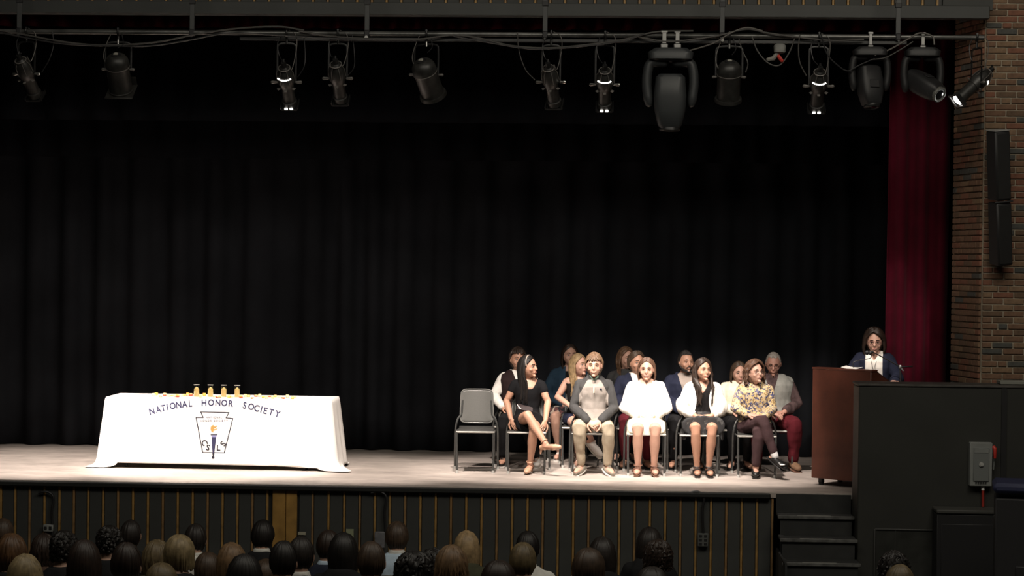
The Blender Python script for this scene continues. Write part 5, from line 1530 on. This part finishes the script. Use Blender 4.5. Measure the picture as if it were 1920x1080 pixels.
def par_can(px, py, label, tilt=56, pan=0, s=1.0, square=False, drop=.38):
    X = at(px, py, PY).x
    t = thing('par_can', label, 'stage light', (X, PY, PZ)); t['group'] = 'stage lights on the lighting pipe'
    clamp_and_yoke(t, drop, .125 * s, pan)
    A_ = Matrix.Translation((0, 0, -drop)) @ aim(tilt, pan) @ Matrix.Scale(s, 4)
    b = MB(); b.lathe([(.030, -.155), (.034, -.16), (.060, -.155), (.090, -.135), (.110, -.10), (.117, -.05), (.114, -.02), (.110, .0), (.110, .22), (.118, .225), (.118, .235), (.104, .235)], 28, M=A_); body = b.build('can', M_can2, t)
    b = MB(); b.M = A_; b.tube([(.114 * cos(a), .114 * sin(a), -.03) for a in [2 * pi * j / 24 for j in range(25)]], .005, 6, caps=False); b.build('seam_ring', M_saf, body)
    b = MB(); b.M = A_; b.tube([(0, 0, -.15), (0, 0, -.165)], [.05, .046], 16); b.build('vent_cap', M_black, body)
    b = MB(); b.M = A_; b.box((0, .008, -.172), (.045, .022, .014), bevel=.004); b.box((0, -.012, -.170), (.028, .012, .01)); b.build('lamp_socket', mat('pale_ceramic', (.30, .29, .25), .6), t)
    b = MB(); b.M = A_
    if square: b.box((0, 0, .245), (.27, .27, .012), bevel=.003); b.box((0, -.13, .20), (.26, .010, .09))
    else: b.lathe([(.128, .215), (.131, .245), (.118, .25)], 24)
    b.build('gel_frame', M_can2, t)
    for q in (-1, 1):
        b = MB(); b.tube([(q * .12 * s, 0, -drop), (q * .15 * s, 0, -drop)], [.012, .014], 8, round_=True); b.build('tilt_knob', M_saf, t)
    b = MB(); b.tube([(0, -.01, -.075), (0, -.012, -.12)], .009, 8); b.build('pivot_bolt', M_steel, t)
    safety(t, [(-.05, 0, .02), (-.10, -.03, -.10), (-.13, -.05, -.24), (-.08, -.08, -drop + .02)])
    safety(t, [(.03, 0, .0), (.06, -.05, -.12), (.02, -.10, -drop + .20)], M_cable)
    return t
def moving_head(px, py, label, s=1.0, tilt=90, pan=0, lens=False, hooks=2, rz=0, grey=M_can):
    X = at(px, py, PY).x
    t = thing('moving_head_light', label, 'stage light', (X, PY, PZ), rz); t['group'] = 'stage lights on the lighting pipe'
    for q in ((-.06, .06) if hooks == 2 else (0,)):
        b = MB(); b.box((q * s, -.03, .035), (.056 * s, .03, .016)); b.box((q * s, -.03, -.02), (.034 * s, .02, .11)); b.box((q * s, -.03, -.10), (.065 * s, .03, .04), bevel=.006); b.tube([(q * s, -.03, -.10), (q * s, -.03, -.15)], .012, 6); b.build('clamp', mat('bright_clamp', (.36, .36, .35), .4, .5), t)
    b = MB(); b.rings([(0, 0, -.215 * s - .02, .14 * s, .10 * s), (0, 0, -.20 * s - .02, .20 * s, .13 * s), (0, 0, -.14 * s - .02, .21 * s, .13 * s), (0, 0, -.10 * s - .02, .15 * s, .10 * s)], 20, p=5); b.build('base', grey, t)
    b = MB()
    for q in (-1, 1): b.tube(catmull([(q * .06 * s, 0, -.245 * s), (q * .17 * s, 0, -.25 * s), (q * .205 * s, 0, -.31 * s), (q * .215 * s, 0, -.45 * s), (q * .195 * s, 0, -.62 * s)], 5), [.045 * s] * 20 + [.035 * s], 12, flat=1.3, up=(0, 1, 0), round_=True)
    b.M = None; b.build('yoke', grey, t)
    A_ = Matrix.Translation((0, 0, -.55 * s)) @ aim(tilt, pan) @ Matrix.Scale(s, 4)
    b = MB(); b.M = A_
    b.rings([(0, 0, -.20, .10, .08), (0, 0, -.17, .135, .11), (0, 0, .0, .150, .125), (0, 0, .14, .14, .12), (0, 0, .27, .11, .10), (0, 0, .30, .08, .075)], 24, p=4); b.build('head', grey, t)
    b = MB(); b.M = A_
    b.lathe([(.095, .285), (.10, .31), (.07, .315)], 20); b.tube([(.082 * cos(a), .082 * sin(a), .31) for a in [2 * pi * j / 20 for j in range(21)]], .014, 8, caps=False); b.build('lens_ring', mat('grey_lens_ring', (.12, .12, .11), .4) if lens else M_can, t)
    b = MB(); b.M = A_; b.ellipsoid((0, 0, .305), (.07, .07, .02)); b.build('lens', mat('dark_glass_lens', (.01, .01, .012), .08), t)
    b = MB(); b.M = A_; b.box((0, -.128 if True else 0, .05), (.12, .012, .10), bevel=.01); b.build('rear_grille', M_black, t)
    return t
ellipsoidal(50, 60, 'black ellipsoidal stage light at the far left with a bright left knob', pan=12, knobs=(1, 1), drop=.41)
par_can(222, 60, 'round-backed par can stage light second from the left', pan=0, square=True, s=1.0, drop=.36)
ellipsoidal(538, 60, 'lit ellipsoidal stage light with a glowing ring, left of centre', pan=2, lit=True, knobs=(0, 0), drop=.47, s=.92)
ellipsoidal(634, 60, 'dark ellipsoidal stage light left of the hanger with the bright bolt', pan=2, knobs=(0, 0), drop=.43)
par_can(800, 60, 'par can stage light tilted to the right near the middle of the pipe', tilt=50, pan=22, drop=.39, s=1.02)
ellipsoidal(1034, 60, 'dark ellipsoidal stage light beside the fourth hanger, turned slightly right', pan=10, knobs=(0, 1), drop=.45)
ellipsoidal(1135, 60, 'lit ellipsoidal stage light with glowing ring and two bright knobs', pan=0, lit=True, knobs=(1, 1), drop=.47)
moving_head(1258, 60, 'large dark grey moving head stage light pointing straight down', s=1.04, tilt=86, grey=mat('charcoal_plastic', (.030, .033, .035), .5))
par_can(1368, 60, 'par can stage light pointing away, right of the moving head', tilt=62, pan=0, drop=.39)
ellipsoidal(1536, 60, 'lit ellipsoidal stage light with bluish glowing ring on the right', pan=0, lit=True, knobs=(0, 0), drop=.47)
moving_head(1632, 60, 'small black moving head stage light before the dark curtain edge', s=.78, tilt=78, pan=160, hooks=1, grey=M_black)
moving_head(1730, 60, 'small black moving head with a grey lens ring before the red curtain', s=.80, tilt=28, pan=140, lens=True, hooks=1, grey=M_black)
ellipsoidal(1832, 60, 'ellipsoidal stage light on the pipe end over the brick, lit lens to the left', tilt=40, pan=-112, lit=True, lens=True, knobs=(0, 0), drop=.43, s=.88)
# junction box with red plug among the cables
p_ = at(1462, 92, -.68)
t = thing('connector_box', 'pale connector box with a red plug among the cables', 'connector box', p_)
b = MB(); b.rings([(0, 0, -.04, .03, .03), (0, 0, -.03, .055, .04), (0, 0, .03, .058, .04), (0, 0, .05, .04, .03)], 14, p=4); b.build('shell', mat('dusty_grey_plastic', (.13, .13, .12), .6, noise_amt=.3), t)
b = MB(); b.tube([(-.02, 0, -.04), (-.06, 0, -.09), (-.11, 0, -.10)], [.02, .024, .018], 8, round_=True); b.build('plug', mat('pale_plug', (.2, .19, .17), .6), t)
b = MB(); b.tube([(-.01, -.01, -.07), (.02, -.01, -.11)], .018, 8, round_=True); b.build('red_plug', M_redpaint, t)
# cables
def cable(pts, r, label, m=M_cable, dy=0, name='power_cable'):
    w = [at(px, py, PY - .045 + dy + .01 * sin(k * 2)) for k, (px, py) in enumerate(pts)]
    b = MB(); b.tube(catmull(w, 7), r, 6); tag(b.build(name, m), label, 'cable')
M_cab2 = mat('dusty_grey_cable', (.055, .052, .048), .6)
cable([(-20, 53), (40, 64), (110, 77), (170, 84), (230, 84), (300, 78), (370, 64), (440, 54), (520, 50), (570, 57)], .009, 'sagging dusty cable from the far left past the first par can', M_cab2)
cable([(-20, 56), (50, 71), (120, 82), (200, 86), (280, 86), (350, 76), (430, 62), (520, 66), (620, 72), (700, 74)], .008, 'second sagging cable below the first on the left', M_cable, -.02)
cable([(560, 58), (620, 68), (700, 73), (780, 74), (850, 66), (900, 72), (960, 86), (1030, 90), (1100, 84), (1170, 74), (1230, 60), (1300, 58)], .009, 'long cable looping under the pipe at the centre', M_cab2)
cable([(850, 68), (930, 82), (1000, 92), (1080, 88), (1160, 78), (1210, 64)], .007, 'dark cable sagging below the pipe right of centre', M_cable, -.02)
cable([(1200, 70), (1250, 78), (1300, 74), (1350, 66), (1400, 55), (1440, 62), (1500, 70), (1560, 76), (1620, 74)], .009, 'cable twisting over the pipe above the large moving head', M_cab2)
cable([(1270, 100), (1300, 93), (1340, 80), (1370, 62), (1400, 52), (1430, 58)], .007, 'pale cable rising from the large moving head to the pipe', mat('pale_cable', (.11, .10, .09), .6), -.05)
cable([(1385, 72), (1392, 95), (1402, 118), (1398, 136)], .006, 'short cable hanging beside the right par can', M_cab2, -.02)
cable([(1410, 68), (1420, 95), (1440, 118), (1462, 122), (1480, 98), (1490, 72)], .007, 'cable loop hanging below the pale connector box', M_cab2, -.03)
cable([(1500, 64), (1497, 90), (1500, 118), (1512, 142)], .006, 'cable drooping left of the bluish lit stage light', M_cab2, -.02)
cable([(1540, 66), (1550, 100), (1570, 122), (1590, 133), (1612, 122), (1640, 110)], .007, 'cable loop between the bluish lit light and the small moving head', M_cable, -.03)
cable([(1640, 104), (1670, 92), (1705, 72), (1725, 62), (1748, 68), (1752, 84)], .008, 'pale cable swinging from the first small moving head to the second', mat('pale_cable', (.11, .10, .09), .6), -.04)
cable([(1632, 112), (1660, 108), (1690, 92), (1712, 78)], .006, 'thin cable under the pale cable at the right moving heads', M_cab2, -.05)
cable([(98, 58), (100, 85), (92, 112), (78, 136)], .005, 'thin cable hanging right of the far left stage light', M_cable)
cable([(570, 70), (572, 100), (570, 125), (558, 145)], .005, 'thin cable hanging right of the lit light left of centre', M_cable)
cable([(660, 66), (664, 95), (664, 125), (652, 142)], .005, 'thin cable hanging right of the dark ellipsoidal light', M_cable)
cable([(970, 60), (973, 95), (985, 130), (1003, 150)], .005, 'thin cable hanging left of the fourth hanger', M_cab2)
# ================================================================ audience seen from behind (they face the stage, +Y)
FLOORZ = 0.0
M_seatsh = mat('black_hall_seat', (.02, .02, .02), .5); M_rimch = mat('chromed_seat_rim', (.55, .55, .5), .25, 1)
def low_body():
    """one seated body, shared by the audience: neck, arms, hands, legs"""
    f = Figure(top=1.27, width=1.0, girth=1.0, skin='dim')
    mb = MB(); f.torso(mb)
    for q in (-1, 1): f.arm(mb, q); f.leg(mb, q); f.foot(mb, q); hand(mb, f.wri[q], f.hd[q], f.hn[q], q)
    nb = V(0, .048, 1.02); mb.tube([nb, V(0, .03, 1.12)], [.056, .052], 12, round_=True); head_shape(mb, f.headM)
    me = remesh(mb, .014, 1); fb = MB()
    for q in (-1, 1): fingers(fb, f.wri[q], f.hd[q], f.hn[q], q, .4)
    me = add_to(me, fb); me.materials.clear(); me.materials.append(SKINS['dim']); shade(me, 60); me.name = 'body'
    tp = MB(); top_build(f, .020, .97, .004, .46, 1.045)(tp); top = remesh(tp, .015, 2, .010, 8, 2); top.materials.append(C_blackp); shade(top, 70)
    co = MB(); co.rings([(0, .048, 1.0, .085, .07), (0, .045, 1.055, .064, .062), (0, .045, 1.062, .058, .056)], 18); col = remesh(co, .009, 1); col.materials.append(C_shirt); shade(col, 60)
    pa = MB(); pants_build(f, .014)(pa); pan = remesh(pa, .015, 2, .008); pan.materials.append(C_blackp); shade(pan, 70)
    sh = MB(); [f.foot(sh, q, .010) for q in (-1, 1)]
    s2 = MB(); f.foot(s2, 1, .010); shm = {}
    for q in (-1, 1):
        s3 = MB(); f.foot(s3, q, .010); m_ = remesh(s3, .012, 1); m_.materials.append(C_blk); shade(m_, 60); shm[q] = m_
    return f, me, top, col, pan, shm
AF, A_body, A_top, A_col, A_pants, A_shoe = low_body()
def slot(o, m): o.material_slots[0].link = 'OBJECT'; o.material_slots[0].material = m; return o
def hall_chair():
    t = thing('hall_chair', 'x', 'chair')
    b = MB()
    b.grid(lambda u, v: ((u - .5) * .44 * (1 - .08 * v), -.20 - .05 * v - .03 * (1 - (2 * u - 1) ** 2), .46 + .38 * v), 10, 6); o = b.build('backrest', M_seatsh, t, 60); q = o.modifiers.new('s', 'SOLIDIFY'); q.thickness = .02
    b = MB(); b.tube(catmull([(-.235, -.21, .50), (-.225, -.235, .76), (-.20, -.255, .845), (-.10, -.278, .868), (0, -.284, .872), (.10, -.278, .868), (.20, -.255, .845), (.225, -.235, .76), (.235, -.21, .50)], 5), .012, 8); b.build('back_frame', M_rimch, t)
    b = MB(); b.box((0, .02, .44), (.44, .42, .035), bevel=.012); b.build('seat', M_seatsh, t)
    for sx in (-1, 1):
        for y0, y1 in ((.20, .22), (-.18, -.25)):
            b = MB(); b.tube([(sx * .20, y0, .43), (sx * .22, y1, .0)], .011, 8); b.build('leg', M_rimch, t)
    return t
hall0 = hall_chair(); hused = [False]
CL = {n: F('aud_' + n, c) for n, c in dict(black=(.012, .012, .013), navy=(.015, .018, .03), white=(.55, .54, .50), lightblue=(.42, .52, .62), grey=(.08, .08, .08), maroon=(.07, .015, .02), red=(.42, .02, .03), brown=(.06, .035, .025), olive=(.05, .05, .03), teal=(.02, .05, .055)).items()}
def desc(*a): return ' '.join(a)
# px of head centre, py of head top, hair width px, style, hair colour, clothes, label
AUD = [
 (8, 970, 42, 'short', 'brown', 'black', 'person with brown short hair at the extreme left edge'),
 (24, 998, 50, 'bun', 'auburn', 'black', 'person with big auburn hair at the left edge of the audience'),
 (50, 1036, 58, 'long', 'ash', 'grey', 'person with straight ash-blonde hair, lowest at the far left'),
 (85, 998, 46, 'wavy', 'dark', 'brown', 'person with long wavy dark hair below the left outlet'),
 (122, 993, 36, 'curly', 'black', 'black', 'person with tight black curls right of the left outlet'),
 (160, 1009, 54, 'long', 'dark', 'black', 'person with long straight dark hair left of the round afro'),
 (207, 983, 50, 'afro', 'black', 'black', 'person with a round black afro on the left'),
 (247, 973, 40, 'short', 'soft', 'black', 'tall person with short black hair right of the round afro'),
 (239, 1015, 44, 'shortneck', 'dark', 'white', 'person with cropped dark hair and a white collar on the left'),
 (204, 1036, 58, 'long', 'olive', 'black', 'person with straight dark-blonde hair in front of the cropped man'),
 (296, 1010, 44, 'wavy', 'olive', 'olive', 'person with wavy dark-blonde hair left of the bright blonde'),
 (338, 1000, 48, 'bob', 'ash', 'black', 'person with a bright ash-blonde bob on the left'),
 (368, 980, 42, 'shortneck', 'soft', 'white', 'person with short black hair and white collar behind the blonde bob'),
 (304, 1053, 60, 'bob', 'olive', 'grey', 'person with an olive-brown bob, lowest row, left'),
 (391, 1033, 48, 'bob', 'brown', 'black', 'person with a reddish brown bob left of the light brown hair'),
 (436, 1015, 46, 'long', 'light', 'black', 'person with light brown long hair left of the tall black-haired boy'),
 (460, 1036, 56, 'long', 'black', 'black', 'person with black hair in front of the light brown hair'),
 (150, 1060, 50, 'long', 'black', 'black', 'person with black hair, lowest row, far left of the afro'),
 (494, 973, 48, 'shortneck', 'black', 'black', 'tall person with short black hair before the golden wood panel'),
 (533, 1012, 52, 'shortneck', 'black', 'brown', 'person with thick short black hair below the wood panel'),
 (566, 1004, 42, 'shortneck', 'soft', 'black', 'person with black hair right of the wood panel'),
 (617, 992, 42, 'shortneck', 'dark', 'navy', 'person in a navy jacket with a pale blue collar'),
 (645, 996, 30, 'long', 'black', 'black', 'person with long black hair partly behind the pale blue collar'),
 (698, 1013, 50, 'shortneck', 'brown', 'black', 'person with short brown hair below the pale green note'),
 (745, 976, 48, 'shortneck', 'brown', 'lightblue', 'boy in a light blue shirt with swept brown hair'),
 (652, 1053, 50, 'bob', 'olive', 'black', 'person with an olive-brown bob, lowest row, below the navy jacket'),
 (500, 1046, 40, 'bob', 'brown', 'black', 'person with brown hair, low, before the tall black-haired boy'),
 (776, 1030, 72, 'afro', 'black', 'black', 'person with a wide black afro in the middle of the audience'),
 (814, 1025, 46, 'curly', 'black', 'black', 'person with black curls right of the wide afro'),
 (847, 1019, 44, 'wavy', 'light', 'brown', 'person with wavy light brown hair left of the centre blonde'),
 (876, 993, 42, 'long', 'blonde', 'olive', 'person with straight blonde hair parted in the centre'),
 (935, 1048, 62, 'bob', 'dark', 'black', 'person with a dark brown bob, lowest row, near the centre'),
 (990, 994, 48, 'shortneck', 'black', 'white', 'person with short black hair in a white shirt'),
 (981, 1015, 50, 'short', 'olive', 'black', 'person with short dark-blonde hair before the white shirt'),
 (1104, 1025, 58, 'bob', 'brown', 'black', 'person with a brown bob right of centre'),
 (1130, 1004, 48, 'long', 'soft', 'black', 'person with black hair leaning behind the brown bob'),
 (1092, 1064, 44, 'short', 'dark', 'black', 'person with dark cropped hair at the bottom edge, right of centre'),
 (1218, 986, 46, 'long', 'soft', 'black', 'tall person with long black hair on the right of the audience'),
 (1234, 1009, 54, 'curly', 'dark', 'black', 'person with dark brown curls before the tall long-haired one'),
 (1222, 1060, 50, 'bob', 'soft', 'black', 'person with dark hair at the bottom edge under the curls'),
 (1676, 1030, 46, 'curly', 'black', 'red', 'person in red with black curls below the access panel'),
 (1686, 1056, 42, 'short', 'olive', 'black', 'person with cropped olive-brown hair at the bottom right'),
]
ra = random.Random(99)
WID = dict(short=.185, shortneck=.185, long=.20, bob=.21, wavy=.205, bun=.215, afro=.27, curly=.22)
taken = {k: [] for k in range(7)}; chosen = {}
for i in sorted(range(len(AUD)), key=lambda q: AUD[q][1]):
    px, py, wpx, style = AUD[i][:4]; best = None
    for k_, Y in enumerate(ROWS):
        P = at(px, py, Y); h = P.z - rake(k_)
        c = abs(h - 1.26) * 6 + abs(wpx / (3900 / (Y + 20.5)) - WID[style]) * 12
        for o in taken[k_]:
            if abs(o - P.x) < .47: c += 4 + (.47 - abs(o - P.x)) * 20
        if best is None or c < best[0]: best = (c, k_, P.x)
    chosen[i] = best[1]; taken[best[1]].append(best[2])
for i, (px, py, wpx, style, hc, cl, lab) in enumerate(AUD):
    kr = chosen[i]; Y = ROWS[kr]; fz = rake(kr)
    P = at(px, py, Y + .02); topz = P.z - fz
    k = max(.84, min(1.2, topz / 1.285))        # body size follows the sitting height
    S_ = 3900 / (Y + 20.5)
    hw = wpx / S_                                        # width of head with hair in metres
    t = thing('person', 'audience ' + lab, 'person', (P.x, Y, fz), pi + ra.uniform(-.12, .12) * 1.0, 'audience seated in the hall')
    b_ = link('body', A_body, t); b_.scale = (1, 1, k * 1)
    o = slot(link('shirt', A_top, t), CL[cl]); o.scale = (1, 1, k)
    if style == 'shortneck' and cl in ('white', 'navy', 'lightblue', 'black') and i % 2 == 0 or cl in ('white', 'navy'):
        o = slot(link('collar', A_col, t), CL['white' if cl != 'navy' else 'lightblue']); o.scale = (1, 1, k)
    o = link('trousers', A_pants, t); o.scale = (1, 1, k)
    for q in (-1, 1): o = link('shoe', A_shoe[q], t); o.scale = (1, 1, k)
    M = Matrix.Translation((0, AF.hc.y, AF.hc.z * k)) ; mb = MB()
    base_w = .19; vol = max(.004, (hw - .172) / 2 - .004)
    if style == 'short': short_hair(mb, M, i, vol=min(.03, vol), fringe=.3, lock=.011, n=44)
    elif style == 'shortneck': short_hair(mb, M, i, vol=min(.03, vol), fringe=.3, lock=.011, n=44)
    elif style == 'long': hair(mb, M, length=.30, n=36, vol=min(.03, vol), lock=.015, seed=i, rings=10)
    elif style == 'bob': hair(mb, M, length=.07, n=36, vol=min(.035, vol), lock=.016, seed=i, rings=9)
    elif style == 'wavy': hair(mb, M, length=.26, n=36, vol=min(.03, vol), lock=.015, wave=.008, seed=i, rings=12)
    elif style == 'bun': hair(mb, M, length=.14, n=40, vol=min(.035, vol), lock=.016, wave=.006, seed=i, rings=10)
    elif style in ('afro', 'curly'):
        v_ = min(.075, vol)
        hair(mb, M, length=.0 if style == 'afro' else .04, n=40, vol=v_, lock=.016, curl=.009, seed=i, rings=11)
        mb.M = M
        for j in range(60):                              # tufts
            z_ = ra.uniform(-.5, 1); a_ = ra.uniform(0, 2 * pi); rr = sqrt(1 - z_ * z_)
            if rr * cos(a_) > .6 and z_ < .4: continue
            mb.ellipsoid(((.084 + v_) * rr * sin(a_), -(.10 + v_) * rr * cos(a_) + .008, (.122 + v_) * z_), (.018, .018, .018), 6, 4)
        mb.M = None
    # keep the very top of the hair at the photographed height
    top = max(v[2] for v in mb.v); dz = topz - top
    mb.v = [(x_, y_, z_ + dz) for x_, y_, z_ in mb.v]
    b_.location.z += 0
    for ch in t.children:
        if ch.name.startswith(('body', 'shirt', 'collar', 'trousers', 'shoe')): ch.scale = (1, 1, k * (topz / top) if not ch.name.startswith('zz') else k)
    mb.build('hair', HB[hc], t, 60)
    c = hall0 if not hused[0] else copy_tree(hall0); hused[0] = True
    c.location = (P.x, Y - .03, fz); c['label'] = 'dark hall chair under ' + lab.replace('person with ', '').replace('person in ', ''); c['group'] = 'hall chairs under the audience'
# empty seats whose chrome rims show along the bottom edge on the right
for px, lab in ((1607, 'empty dark hall chair with chrome rim, left of the person in red'), (1750, 'empty dark hall chair with chrome rim, right of the person in red'), (1848, 'empty dark hall chair with chrome rim at the bottom right corner')):
    c = copy_tree(hall0); P = at(px, 1075, -3.83 - .28); c.location = (P.x, -3.83, 0); c['label'] = lab; c['group'] = 'empty hall chairs'
    for ch in c.children: pass
bpy.data.scenes.remove(TMP)
